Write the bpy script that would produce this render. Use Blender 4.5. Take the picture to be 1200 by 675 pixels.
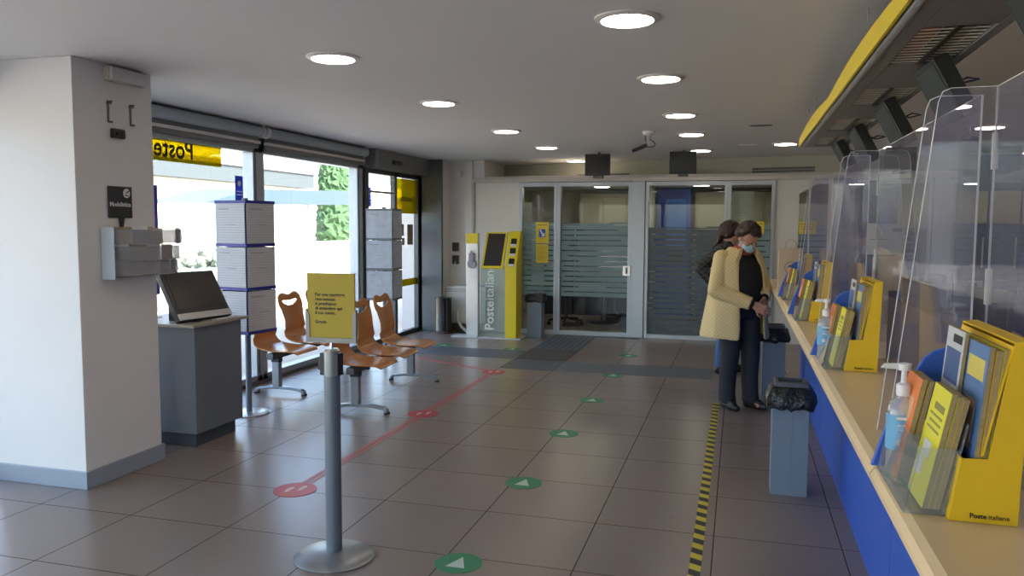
import bpy, bmesh, math, random
from mathutils import Matrix, Vector, Euler
random.seed(7)
PI = math.pi
R = math.radians
SC = bpy.context.scene
COL = SC.collection
for o in list(bpy.data.objects):
    bpy.data.objects.remove(o)

# ------------------------------------------------------------------ camera
YAW, PITCH, ROLL, FPX = 0.277618, -0.0786852, 0.0049380, 929.97
CAM = Vector((3.0819, -3.4114, 1.5513))
fw = Vector((-math.sin(YAW)*math.cos(PITCH), math.cos(YAW)*math.cos(PITCH), math.sin(PITCH)))
rt = Vector((math.cos(YAW), math.sin(YAW), 0))
up = rt.cross(fw)
r2 = rt*math.cos(ROLL)+up*math.sin(ROLL)
u2 = -rt*math.sin(ROLL)+up*math.cos(ROLL)
cd = bpy.data.cameras.new('camera'); cam = bpy.data.objects.new('camera', cd); COL.objects.link(cam)
M = Matrix((r2, u2, -fw)).transposed().to_4x4(); M.translation = CAM
cam.matrix_world = M
cd.sensor_width = 36; cd.lens = 36*FPX/1200; cd.clip_start = .05; cd.clip_end = 300
SC.camera = cam

# ------------------------------------------------------------------ light
SC.view_settings.view_transform = 'Standard'; SC.view_settings.look = 'None'
SC.view_settings.exposure = 0.45; SC.view_settings.gamma = 1
SC.view_settings.use_curve_mapping = False
SKY_STRENGTH = 0.95
SUN_STRENGTH = 19.0
LAMP_EMISSION = 13.0
w = bpy.data.worlds.new('sky'); SC.world = w; w.use_nodes = True
nt = w.node_tree; bg = nt.nodes['Background']
sky = nt.nodes.new('ShaderNodeTexSky'); sky.sky_type = 'NISHITA'; sky.sun_disc = False
sky.sun_elevation = R(48); sky.sun_rotation = R(110); sky.dust_density = 2.5; sky.air_density = 1.0
nt.links.new(sky.outputs[0], bg.inputs[0]); bg.inputs[1].default_value = SKY_STRENGTH
sl = bpy.data.lights.new('sun', 'SUN'); sl.energy = SUN_STRENGTH; sl.angle = R(.6); sl.color = (1, .95, .86)
so = bpy.data.objects.new('sun', sl); COL.objects.link(so); so.location = (20, -10, 20)
so.rotation_euler = Vector((.62, -.28, .8)).to_track_quat('Z', 'Y').to_euler()
def portal(name, loc, rot, sx, sy):
    l = bpy.data.lights.new(name, 'AREA'); l.shape = 'RECTANGLE'; l.size = sx; l.size_y = sy; l.energy = 1
    l.cycles.is_portal = True
    o = bpy.data.objects.new(name, l); COL.objects.link(o); o.location = loc; o.rotation_euler = rot
portal('window_portal', (-1.62, 3.7, 1.15), (0, R(-90), 0), 2.3, 7.6)
portal('window_portal', (-1.62, -2.9, 1.15), (0, R(-90), 0), 2.3, 5.2)
portal('window_portal', (.8, -6.2, 1.15), (R(90), 0, 0), 4.2, 2.3)

# ------------------------------------------------------------------ materials
MATS = {}
def mat(name, col, rough=.5, metal=0., var=.0, vscale=8., bump=0., bscale=60., spec=.5, emit=None, es=0.):
    if name in MATS: return MATS[name]
    m = bpy.data.materials.new(name); m.use_nodes = True; MATS[name] = m
    n = m.node_tree.nodes; L = m.node_tree.links; b = n['Principled BSDF']
    b.inputs['Base Color'].default_value = (*col, 1); b.inputs['Roughness'].default_value = rough
    b.inputs['Metallic'].default_value = metal; b.inputs['Specular IOR Level'].default_value = spec
    if emit:
        b.inputs['Emission Color'].default_value = (*emit, 1); b.inputs['Emission Strength'].default_value = es
    if var or bump:
        tc = n.new('ShaderNodeTexCoord')
    if var:
        t = n.new('ShaderNodeTexNoise'); t.inputs['Scale'].default_value = vscale; t.inputs['Detail'].default_value = 4
        L.new(tc.outputs['Object'], t.inputs['Vector'])
        r = n.new('ShaderNodeMix'); r.data_type = 'RGBA'
        r.inputs[6].default_value = (*[c*(1-var) for c in col], 1); r.inputs[7].default_value = (*[min(1, c*(1+var)) for c in col], 1)
        L.new(t.outputs['Fac'], r.inputs[0]); L.new(r.outputs[2], b.inputs['Base Color'])
    if bump:
        t2 = n.new('ShaderNodeTexNoise'); t2.inputs['Scale'].default_value = bscale
        L.new(tc.outputs['Object'], t2.inputs['Vector'])
        bp = n.new('ShaderNodeBump'); bp.inputs['Strength'].default_value = bump; bp.inputs['Distance'].default_value = .01
        L.new(t2.outputs['Fac'], bp.inputs['Height']); L.new(bp.outputs[0], b.inputs['Normal'])
    return m
def clear(name, tint=(.97, .98, .98), k=1.0, ior=1.5, haze=0., hazecol=(.8, .82, .85), rough=0.):
    """thin clear sheet: straight-through transmission, fresnel reflection on the outer faces"""
    m = bpy.data.materials.new(name); m.use_nodes = True; MATS[name] = m
    n = m.node_tree.nodes; L = m.node_tree.links; n.remove(n['Principled BSDF'])
    tr = n.new('ShaderNodeBsdfTransparent'); tr.inputs[0].default_value = (*tint, 1)
    gl = n.new('ShaderNodeBsdfGlossy'); gl.inputs['Roughness'].default_value = rough
    fr = n.new('ShaderNodeFresnel'); fr.inputs[0].default_value = ior
    geo = n.new('ShaderNodeNewGeometry')
    inv = n.new('ShaderNodeMath'); inv.operation = 'SUBTRACT'; inv.inputs[0].default_value = 1; L.new(geo.outputs['Backfacing'], inv.inputs[1])
    mu = n.new('ShaderNodeMath'); mu.operation = 'MULTIPLY'; L.new(fr.outputs[0], mu.inputs[0]); L.new(inv.outputs[0], mu.inputs[1])
    mk = n.new('ShaderNodeMath'); mk.operation = 'MULTIPLY'; L.new(mu.outputs[0], mk.inputs[0]); mk.inputs[1].default_value = k; mk.use_clamp = True
    base = tr
    if haze:
        df = n.new('ShaderNodeBsdfDiffuse'); df.inputs[0].default_value = (*hazecol, 1)
        mh = n.new('ShaderNodeMixShader'); mh.inputs[0].default_value = haze
        L.new(tr.outputs[0], mh.inputs[1]); L.new(df.outputs[0], mh.inputs[2]); base = mh
    mx = n.new('ShaderNodeMixShader'); L.new(mk.outputs[0], mx.inputs[0]); L.new(base.outputs[0], mx.inputs[1]); L.new(gl.outputs[0], mx.inputs[2])
    L.new(mx.outputs[0], n['Material Output'].inputs[0])
    return m
GLASS = clear('window_glass', (.95, .97, .97), 1.0, 1.45)
INGLASS = clear('office_glass', (.90, .95, .93), 1.2, 1.5)
PLEXI = clear('acrylic_sheet', (.93, .93, .96), 1.5, 1.5, haze=.055, hazecol=(.52, .52, .72))
PLEXIEDGE = mat('acrylic_edge', (.75, .78, .8), .2)
CLEARP = clear('clear_plastic', (.9, .92, .93), 1.2, 1.5, haze=.1)
HAND = clear('sanitizer_plastic', (.80, .85, .9), 2.0, 1.45, haze=.28)
YFILM = clear('yellow_vinyl_on_glass', (.50, .43, .0), .8, 1.45, haze=.30, hazecol=(.74, .64, .0))
FROST = clear('frosted_film', (.34, .42, .42), .6, 1.4, haze=.55, hazecol=(.40, .55, .57), rough=.3)
DFROST = clear('grey_striped_film', (.22, .27, .30), .6, 1.4, haze=.5, hazecol=(.22, .27, .31), rough=.3)
WHITE = mat('white_wall_paint', (.78, .76, .74), .75, var=.03, vscale=3, bump=.05, bscale=150)
CEILM = mat('ceiling_paint', (.72, .70, .68), .8, var=.02, vscale=1.5)
CREAM = mat('cream_wall_paint', (.66, .62, .52), .8, var=.04, vscale=2)
PANELW = mat('white_laminate_panel', (.70, .68, .64), .45, var=.02)
ALU = mat('grey_anodised_aluminium', (.42, .46, .50), .38, .55, var=.04)
ALUD = mat('dark_grey_aluminium', (.13, .14, .15), .45, .4, var=.04)
BASEB = mat('grey_skirting', (.36, .40, .46), .4, .2)
STEEL = mat('brushed_steel', (.62, .60, .58), .28, .9, var=.06, vscale=30)
CHROME = mat('chrome', (.8, .8, .8), .12, 1)
BLACK = mat('black_plastic', (.016, .016, .018), .35)
BAG = mat('black_bin_bag', (.012, .012, .014), .3, bump=.8, bscale=35)
DKSCR = mat('dark_screen_glass', (.018, .017, .017), .3, spec=.3)
GREYB = mat('blue_grey_painted_metal', (.20, .245, .30), .45, .1, var=.04)
GREYC = mat('blue_grey_laminate', (.16, .18, .21), .45, var=.04)
GREYP = mat('grey_plinth', (.07, .085, .10), .5)
YEL = mat('yellow_paint', (.80, .62, .015), .38, var=.03)
YELC = mat('yellow_cardboard', (.78, .50, .01), .5, var=.05, vscale=20)
YELD = mat('yellow_leaflet', (.72, .66, .03), .45, var=.04)
SIGNY = mat('yellow_sign_board', (.42, .31, .01), .5)
BLUE = mat('blue_laminate', (.03, .11, .52), .4, var=.05)
BLUED = mat('navy_blue_plastic', (.02, .025, .28), .45)
WOODC = mat('pale_beech_laminate', (.80, .61, .37), .28, var=.08, vscale=6)
WOODD = mat('grey_beige_worktop', (.38, .34, .28), .4, var=.05)
PAPER = mat('white_paper', (.66, .67, .69), .7)
PAGE = mat('page_edges', (.36, .27, .13), .7, var=.25, vscale=120)
INK = mat('black_ink', (.02, .02, .02), .6)
GREYINK = mat('grey_ink', (.3, .3, .33), .7)
WINK = mat('white_print', (.8, .8, .8), .6)
ORANGE = mat('orange_leaflet', (.72, .20, .04), .45, var=.05)
DORANGE = mat('dark_orange_leaflet', (.45, .22, .03), .5)
LBLUE = mat('light_blue_print', (.14, .38, .62), .5, var=.1)
SKIN = mat('skin', (.46, .24, .17), .5, var=.08, vscale=20)
RUBBER = mat('black_rubber', (.02, .02, .02), .7)
GREEN = mat('green_floor_sticker', (.02, .22, .09), .45)
RED = mat('red_floor_sticker', (.50, .06, .06), .45)
REDT = mat('red_floor_tape', (.46, .12, .11), .45)
KRAFT = mat('kraft_paper', (.52, .40, .29), .8, var=.05)
LAMPM = mat('lit_lamp_diffuser', (.9, .9, .9), .5, emit=(1, .86, .68), es=LAMP_EMISSION)
LAMPB = mat('lit_office_diffuser', (.9, .9, .9), .5, emit=(1, .9, .74), es=32)
LAMPR = mat('white_lamp_ring', (.8, .78, .75), .4)
BROWNP = mat('brown_plastic', (.06, .03, .02), .4)
BEIGE = mat('beige_panel', (.45, .41, .31), .7)
CABLE = mat('blue_cable', (.03, .05, .3), .5)

def wood_mat():
    m = mat('bent_beech_plywood', (.55, .22, .06), .22)
    n = m.node_tree.nodes; L = m.node_tree.links; b = n['Principled BSDF']
    tc = n.new('ShaderNodeTexCoord'); mp = n.new('ShaderNodeMapping'); mp.inputs['Scale'].default_value = (3, 40, 3)
    t = n.new('ShaderNodeTexNoise'); t.inputs['Scale'].default_value = 2.5; t.inputs['Detail'].default_value = 6
    cr = n.new('ShaderNodeValToRGB'); cr.color_ramp.elements[0].color = (.40, .145, .035, 1); cr.color_ramp.elements[1].color = (.62, .27, .08, 1)
    L.new(tc.outputs['Object'], mp.inputs[0]); L.new(mp.outputs[0], t.inputs['Vector']); L.new(t.outputs['Fac'], cr.inputs[0]); L.new(cr.outputs[0], b.inputs['Base Color'])
    return m
PLY = wood_mat()

def tile_mat():
    m = bpy.data.materials.new('floor_tiles'); m.use_nodes = True
    n = m.node_tree.nodes; L = m.node_tree.links; b = n['Principled BSDF']
    tc = n.new('ShaderNodeTexCoord'); sep = n.new('ShaderNodeSeparateXYZ'); L.new(tc.outputs['Object'], sep.inputs[0])
    def math_(op, a, b_=None, c=None):
        q = n.new('ShaderNodeMath'); q.operation = op
        for i, v in enumerate((a, b_, c)):
            if v is None: continue
            if isinstance(v, (int, float)): q.inputs[i].default_value = v
            else: L.new(v, q.inputs[i])
        return q.outputs[0]
    fx = math_('MULTIPLY', sep.outputs[0], 1/.6); fy = math_('MULTIPLY', sep.outputs[1], 1/.6)
    def line(f):
        fr = math_('FRACT', math_('ADD', f, .5)); d = math_('ABSOLUTE', math_('SUBTRACT', fr, .5))
        return math_('LESS_THAN', d, .0046)
    g = math_('MAXIMUM', line(fx), line(fy))
    cx = math_('FLOOR', fx); cy = math_('FLOOR', fy)
    cmb = n.new('ShaderNodeCombineXYZ'); L.new(cx, cmb.inputs[0]); L.new(cy, cmb.inputs[1])
    wn = n.new('ShaderNodeTexWhiteNoise'); L.new(cmb.outputs[0], wn.inputs[0])
    ns = n.new('ShaderNodeTexNoise'); ns.inputs['Scale'].default_value = 1.3; ns.inputs['Detail'].default_value = 3; L.new(tc.outputs['Object'], ns.inputs['Vector'])
    s = math_('ADD', math_('MULTIPLY', wn.outputs['Value'], .35), math_('MULTIPLY', ns.outputs['Fac'], .65))
    cr = n.new('ShaderNodeValToRGB'); cr.color_ramp.elements[0].color = (.215, .165, .138, 1); cr.color_ramp.elements[1].color = (.258, .200, .167, 1)
    cr.color_ramp.elements[0].position = .2; cr.color_ramp.elements[1].position = .8
    L.new(s, cr.inputs[0])
    mx = n.new('ShaderNodeMix'); mx.data_type = 'RGBA'; L.new(g, mx.inputs[0]); L.new(cr.outputs[0], mx.inputs[6]); mx.inputs[7].default_value = (.055, .046, .042, 1)
    L.new(math_('SUBTRACT', .5, math_('MULTIPLY', g, .45)), b.inputs['Specular IOR Level'])
    L.new(mx.outputs[2], b.inputs['Base Color'])
    ns2 = n.new('ShaderNodeTexNoise'); ns2.inputs['Scale'].default_value = 12; L.new(tc.outputs['Object'], ns2.inputs['Vector'])
    L.new(math_('ADD', math_('MULTIPLY', ns2.outputs['Fac'], .04), math_('ADD', .265, math_('MULTIPLY', g, .4))), b.inputs['Roughness'])
    bp = n.new('ShaderNodeBump'); bp.inputs['Strength'].default_value = .25; bp.inputs['Distance'].default_value = .002
    L.new(math_('SUBTRACT', math_('MULTIPLY', ns2.outputs['Fac'], .02), g), bp.inputs['Height']); L.new(bp.outputs[0], b.inputs['Normal'])
    return m
TILES = tile_mat()

def stripe_mat(name, c1, c2, vec, period, duty=.5, rough=.5):
    """straight stripes across the object, along direction vec (object space)"""
    m = bpy.data.materials.new(name); m.use_nodes = True
    n = m.node_tree.nodes; L = m.node_tree.links; b = n['Principled BSDF']; b.inputs['Roughness'].default_value = rough
    tc = n.new('ShaderNodeTexCoord'); d = n.new('ShaderNodeVectorMath'); d.operation = 'DOT_PRODUCT'; d.inputs[1].default_value = tuple(v/period for v in vec)
    L.new(tc.outputs['Object'], d.inputs[0])
    f = n.new('ShaderNodeMath'); f.operation = 'FRACT'; L.new(d.outputs['Value'], f.inputs[0])
    g = n.new('ShaderNodeMath'); g.operation = 'LESS_THAN'; L.new(f.outputs[0], g.inputs[0]); g.inputs[1].default_value = duty
    mx = n.new('ShaderNodeMix'); mx.data_type = 'RGBA'; L.new(g.outputs[0], mx.inputs[0]); mx.inputs[6].default_value = (*c1, 1); mx.inputs[7].default_value = (*c2, 1)
    L.new(mx.outputs[2], b.inputs['Base Color'])
    return m
HAZ = stripe_mat('hazard_stripes', (.03, .03, .03), (.62, .50, .03), (.5, 1, 0), .125)
TACT = stripe_mat('tactile_ribs', (.075, .085, .105), (.13, .145, .17), (0, 1, 0), .06)
TACTV = stripe_mat('tactile_ribs_lengthwise', (.055, .062, .075), (.14, .155, .18), (1, 0, 0), .075)
TEXTL = stripe_mat('printed_page', (.60, .61, .63), (.49, .50, .53), (0, 0, 1), .02, .35, .7)
def dots_mat():
    m = mat('tactile_domes', (.1, .11, .13), .5)
    n = m.node_tree.nodes; L = m.node_tree.links; b = n['Principled BSDF']
    tc = n.new('ShaderNodeTexCoord'); v = n.new('ShaderNodeTexVoronoi'); v.inputs['Scale'].default_value = 22; v.inputs['Randomness'].default_value = .05
    L.new(tc.outputs['Object'], v.inputs['Vector'])
    g = n.new('ShaderNodeMath'); g.operation = 'LESS_THAN'; g.inputs[1].default_value = .3; L.new(v.outputs['Distance'], g.inputs[0])
    mx = n.new('ShaderNodeMix'); mx.data_type = 'RGBA'; L.new(g.outputs[0], mx.inputs[0]); mx.inputs[6].default_value = (.05, .055, .07, 1); mx.inputs[7].default_value = (.2, .22, .24, 1)
    L.new(mx.outputs[2], b.inputs['Base Color']); return m
DOTS = dots_mat()
def quilt_mat(name, col, dark, sc=.045):
    m = mat(name, col, .6)
    n = m.node_tree.nodes; L = m.node_tree.links; b = n['Principled BSDF']
    tc = n.new('ShaderNodeTexCoord'); outs = []
    for v in ((.75, -.6, 1), (-.75, .6, 1)):
        d = n.new('ShaderNodeVectorMath'); d.operation = 'DOT_PRODUCT'; d.inputs[1].default_value = tuple(q/sc for q in v); L.new(tc.outputs['Object'], d.inputs[0])
        f = n.new('ShaderNodeMath'); f.operation = 'PINGPONG'; f.inputs[1].default_value = .5; L.new(d.outputs['Value'], f.inputs[0]); outs.append(f.outputs[0])
    mn = n.new('ShaderNodeMath'); mn.operation = 'MINIMUM'; L.new(outs[0], mn.inputs[0]); L.new(outs[1], mn.inputs[1])
    g = n.new('ShaderNodeMath'); g.operation = 'MULTIPLY'; g.use_clamp = True; g.inputs[1].default_value = 6; L.new(mn.outputs[0], g.inputs[0])
    mx = n.new('ShaderNodeMix'); mx.data_type = 'RGBA'; L.new(g.outputs[0], mx.inputs[0]); mx.inputs[6].default_value = (*dark, 1); mx.inputs[7].default_value = (*col, 1)
    L.new(mx.outputs[2], b.inputs['Base Color'])
    bp = n.new('ShaderNodeBump'); bp.inputs['Strength'].default_value = .35; bp.inputs['Distance'].default_value = .004; L.new(g.outputs[0], bp.inputs['Height']); L.new(bp.outputs[0], b.inputs['Normal'])
    return m

# ------------------------------------------------------------------ geometry helpers
class MB:
    def __init__(s): s.bm = bmesh.new()
    def _add(s, vs, fs):
        v = [s.bm.verts.new(p) for p in vs]
        for f in fs:
            try: s.bm.faces.new([v[i] for i in f])
            except ValueError: pass
        return v
    def b(s, x0, x1, y0, y1, z0, z1, mtx=None):
        P = [Vector((x, y, z)) for x in (x0, x1) for y in (y0, y1) for z in (z0, z1)]
        if mtx: P = [mtx @ p for p in P]
        s._add(P, [(0, 1, 3, 2), (4, 6, 7, 5), (0, 4, 5, 1), (2, 3, 7, 6), (0, 2, 6, 4), (1, 5, 7, 3)]); return s
    def prism(s, poly, axis, a0, a1, mtx=None):
        def P(u, v, a):
            p = {'x': (a, u, v), 'y': (u, a, v), 'z': (u, v, a)}[axis]
            p = Vector(p); return mtx @ p if mtx else p
        n = len(poly)
        s._add([P(u, v, a0) for u, v in poly]+[P(u, v, a1) for u, v in poly],
               [tuple(range(n)), tuple(range(2*n-1, n-1, -1))]+[(i, i+n, (i+1) % n+n, (i+1) % n) for i in range(n)]); return s
    def cyl(s, p0, p1, r0, r1=None, n=16, cap=True):
        p0 = Vector(p0); p1 = Vector(p1); r1 = r0 if r1 is None else r1
        d = (p1-p0).normalized(); a = d.orthogonal().normalized(); c = d.cross(a)
        ring = [(math.cos(2*PI*i/n), math.sin(2*PI*i/n)) for i in range(n)]
        vs = [p0+(a*x+c*y)*r0 for x, y in ring]+[p1+(a*x+c*y)*r1 for x, y in ring]
        fs = [(i, (i+1) % n, (i+1) % n+n, i+n) for i in range(n)]
        if cap: fs += [tuple(range(n-1, -1, -1)), tuple(range(n, 2*n))]
        s._add(vs, fs); return s
    def lathe(s, prof, c=(0, 0, 0), n=32):
        c = Vector(c); vs = []; fs = []
        for r, z in prof:
            for i in range(n): vs.append(c+Vector((r*math.cos(2*PI*i/n), r*math.sin(2*PI*i/n), z)))
        for k in range(len(prof)-1):
            for i in range(n): fs.append((k*n+i, k*n+(i+1) % n, (k+1)*n+(i+1) % n, (k+1)*n+i))
        fs += [tuple(range(n-1, -1, -1)), tuple(range((len(prof)-1)*n, len(prof)*n))]
        s._add(vs, fs); return s
    def tube(s, pts, r, n=8, rr=None):
        pts = [Vector(p) for p in pts]; vs = []; fs = []; a = None
        for k, p in enumerate(pts):
            d = (pts[min(k+1, len(pts)-1)]-pts[max(k-1, 0)]).normalized()
            a = d.orthogonal().normalized() if a is None else (a-d*a.dot(d)).normalized()
            c = d.cross(a); q = rr[k] if rr else r
            for i in range(n): vs.append(p+(a*math.cos(2*PI*i/n)+c*math.sin(2*PI*i/n))*q)
        for k in range(len(pts)-1):
            for i in range(n): fs.append((k*n+i, k*n+(i+1) % n, (k+1)*n+(i+1) % n, (k+1)*n+i))
        fs += [tuple(range(n-1, -1, -1)), tuple(range((len(pts)-1)*n, len(pts)*n))]
        s._add(vs, fs); return s
    def ball(s, c, r, n=16, mtx=None):
        c = Vector(c); r = (r, r, r) if isinstance(r, (int, float)) else r
        m = Matrix.Translation(c) @ (mtx or Matrix.Identity(4)) @ Matrix.Diagonal((*r, 1))
        bmesh.ops.create_uvsphere(s.bm, u_segments=n, v_segments=max(6, n*2//3), radius=1, matrix=m); return s
    def limb(s, p0, p1, r0, r1, n=14):
        s.cyl(p0, p1, r0, r1, n); s.ball(p0, r0, n); s.ball(p1, r1, n); return s
    def rings(s, rings):
        n = len(rings[0]); vs = [p for r in rings for p in r]
        fs = [(k*n+i, k*n+(i+1) % n, (k+1)*n+(i+1) % n, (k+1)*n+i) for k in range(len(rings)-1) for i in range(n)]
        fs += [tuple(range(n-1, -1, -1)), tuple(range((len(rings)-1)*n, len(rings)*n))]
        s._add(vs, fs); return s
    def build(s, name, m, parent=None, smooth=False, bevel=0, seg=2, kind=None, label=None):
        bmesh.ops.recalc_face_normals(s.bm, faces=s.bm.faces)
        me = bpy.data.meshes.new(name); s.bm.to_mesh(me); s.bm.free()
        if smooth:
            for f in me.polygons: f.use_smooth = True
        me.materials.append(m)
        o = bpy.data.objects.new(name, me); COL.objects.link(o)
        if bevel:
            bv = o.modifiers.new('bevel', 'BEVEL'); bv.width = bevel; bv.segments = seg; bv.limit_method = 'ANGLE'; bv.angle_limit = R(35)
        if smooth:
            try:
                me.set_sharp_from_angle(angle=R(40))
            except Exception: pass
        par(o, parent)
        if kind: o['kind'] = kind
        if label: o['label'] = label
        return o
def par(o, parent):
    if parent is None: return
    o.parent = parent
    if parent.type == 'EMPTY':
        o.matrix_parent_inverse = Matrix.Translation(-parent.location)
def thing(name, label, cat, loc=(0, 0, 0), group=None):
    o = bpy.data.objects.new(name, None); COL.objects.link(o); o.empty_display_size = .1
    o.location = loc; o['label'] = label; o['category'] = cat
    if group: o['group'] = group
    return o
def tag(o, label, cat, group=None):
    o['label'] = label; o['category'] = cat
    if group: o['group'] = group
    return o
def st(o):
    o['kind'] = 'structure'; return o
def kids(o): return [c for c in bpy.data.objects if c.parent == o]
def dup(root, move=(0, 0, 0), label=None, rotz=0, group=None):
    def rec(o, p):
        c = o.copy(); COL.objects.link(c)
        if p is not None: c.parent = p; c.matrix_parent_inverse = o.matrix_parent_inverse.copy()
        for ch in kids(o): rec(ch, c)
        return c
    # collect children before linking copies
    c = rec(root, None); c.location = root.location+Vector(move); c.rotation_euler.z = root.rotation_euler.z+rotz
    if label: c['label'] = label
    if group: c['group'] = group
    return c
def text(s, size, m, parent, mtx, name='lettering', extrude=.0006, bold=0., align='LEFT', sx=1.0, spacing=1.0):
    cu = bpy.data.curves.new('lettering', 'FONT'); cu.body = s; cu.size = size; cu.extrude = extrude; cu.offset = bold
    cu.align_x = align; cu.resolution_u = 3; cu.space_line = spacing
    t = bpy.data.objects.new('tmp', cu); COL.objects.link(t)
    bpy.context.view_layer.update()
    me = bpy.data.meshes.new_from_object(t.evaluated_get(bpy.context.evaluated_depsgraph_get()))
    bpy.data.objects.remove(t); me.transform(Matrix.Diagonal((sx, 1, 1, 1))); me.transform(mtx)
    me.materials.clear(); me.materials.append(m)
    if sx < 0: me.flip_normals()
    o = bpy.data.objects.new(name, me); COL.objects.link(o); par(o, parent); return o
def basis(origin, xdir, ydir):
    x = Vector(xdir).normalized(); y = Vector(ydir).normalized(); z = x.cross(y)
    m = Matrix((x, y, z)).transposed().to_4x4(); m.translation = Vector(origin); return m
def bake(o, *mods):
    """evaluate the object's modifiers into its own mesh"""
    bpy.context.view_layer.update()
    me = bpy.data.meshes.new_from_object(o.evaluated_get(bpy.context.evaluated_depsgraph_get()))
    o.modifiers.clear(); old = o.data; o.data = me
    return o

# ================================================================== SETTING
CZ = 2.49
st(MB().b(-1.7, 8.2, -6.4, 12, -.1, 0).build('floor', TILES))
st(MB().b(-1.7, 8.2, -6.4, 12, CZ, CZ+.12).build('ceiling', CEILM))
# left facade: low sill, window frames and glass
st(MB().b(-1.62, -1.36, .28, 5.50, 0, .03).build('trim_sill', ALUD))
st(MB().b(-1.55, -1.36, -6.4, 5.5, 2.36, CZ).b(-1.52, -1.40, -6.4, 5.5, 2.28, 2.36).build('wall_left', ALUD))
def window(n, y0, y1, w0=.09, w1=.09, z0=.0, z1=2.30):
    f = MB()
    f.b(-1.50, -1.38, y0, y0+w0, z0, z1).b(-1.50, -1.38, y1-w1, y1, z0, z1)
    f.b(-1.50, -1.38, y0, y1, z0, z0+.085).b(-1.50, -1.38, y0, y1, z1-.07, z1)
    wn = st(f.build('window_%d' % n, ALU, bevel=.006))
    MB().b(-1.445, -1.435, y0+w0*.6, y1-w1*.6, z0+.05, z1-.04).build('window_pane', GLASS, wn)
    g = MB().b(-1.405, -1.372, y1-w1+.015, y1-w1+.035, .1, z1-.05)
    g.build('sealing_strip', ALUD, wn)
    return wn
window(1, .9, 3.33); window(2, 3.33, 5.56, w1=.17)
window(3, -2.6, .28); window(4, -6.3, -2.6)
# pillar (square column) on the left
st(MB().b(-1.22, -.545, .27, .90, 0, CZ).build('wall_pillar', WHITE, bevel=.004))
st(MB().b(-1.235, -.53, .255, .915, 0, .105).build('baseboard_pillar', BASEB, bevel=.003))
# wall behind the camera with a wide window, right wall
st(MB().b(-1.7, -1.3, -6.45, -6.25, 0, CZ).b(2.9, 8.2, -6.45, -6.25, 0, CZ).b(-1.3, 2.9, -6.45, -6.25, 2.3, CZ).build('wall_front', WHITE))
wf = st(MB().b(-1.3, -1.2, -6.4, -6.3, 0, 2.3).b(2.8, 2.9, -6.4, -6.3, 0, 2.3).b(.75, .85, -6.4, -6.3, 0, 2.3).b(-1.3, 2.9, -6.4, -6.3, 0, .09).b(-1.3, 2.9, -6.4, -6.3, 2.22, 2.3).build('window_5', ALU))
MB().b(-1.25, 2.85, -6.355, -6.345, .05, 2.26).build('window_pane', GLASS, wf)
st(MB().b(8.0, 8.2, -6.3, 12, 0, CZ).build('wall_right', WHITE))
# far-left wall (with sockets) and pillar over the partition
st(MB().b(-1.7, -.68, 7.70, 7.9, 0, CZ).b(-1.7, -1.05, 7.42, 7.70, 0, CZ).build('wall_back', WHITE))
st(MB().b(-.79, -.50, 7.66, 8.9, 2.2, CZ).b(-.79, -.68, 7.64, 7.72, 0, CZ).build('wall_back_pillar', WHITE))
# upper slanting wall over the glazed partition
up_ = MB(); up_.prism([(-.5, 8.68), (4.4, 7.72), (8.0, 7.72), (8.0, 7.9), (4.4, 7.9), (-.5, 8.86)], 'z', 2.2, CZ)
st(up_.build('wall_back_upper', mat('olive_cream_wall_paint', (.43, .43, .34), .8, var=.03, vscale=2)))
st(MB().b(-.68, 8.0, 7.72, 12, 2.2, 2.26).build('ceiling_back_rooms', CEILM))
st(MB().b(-1.7, 8.2, 11.2, 11.4, 0, CZ).build('wall_far', CREAM))
st(MB().b(-.9, -.7, 7.9, 11.2, 0, 2.3).build('wall_far_left', CREAM))
st(MB().b(1.62, 1.70, 7.75, 11.2, 0, 2.2).build('wall_between_offices', CREAM))
# partition : door glass, frames
PY = 7.65
pb = MB().b(-.68, 8.0, PY-.05, PY+.07, 2.165, 2.225)
st(pb.build('trim_partition_beam', mat('partition_beam', (.55, .53, .48), .5), bevel=.004))
st(MB().b(-.64, .045, PY-.01, PY+.03, 0, 2.165).build('wall_partition_left', PANELW, bevel=.002))
st(MB().b(-.68, -.64, PY-.04, PY+.05, 0, 2.165).build('trim_partition_post', mat('partition_beam2', (.5, .48, .44), .5)))
st(MB().b(3.53, 4.52, PY-.01, PY+.03, 0, 2.165).b(4.54, 8.0, PY-.01, PY+.03, 0, 2.165).build('wall_partition_right', PANELW, bevel=.002))
st(MB().b(1.655, 1.835, PY-.06, PY+.06, 0, 2.165).build('trim_partition_column', ALU, bevel=.006))
st(MB().b(-1.34, -.68, 7.60, 7.70, 0, .09).build('baseboard_back', mat('brown_skirting', (.18, .11, .08), .5)))
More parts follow.
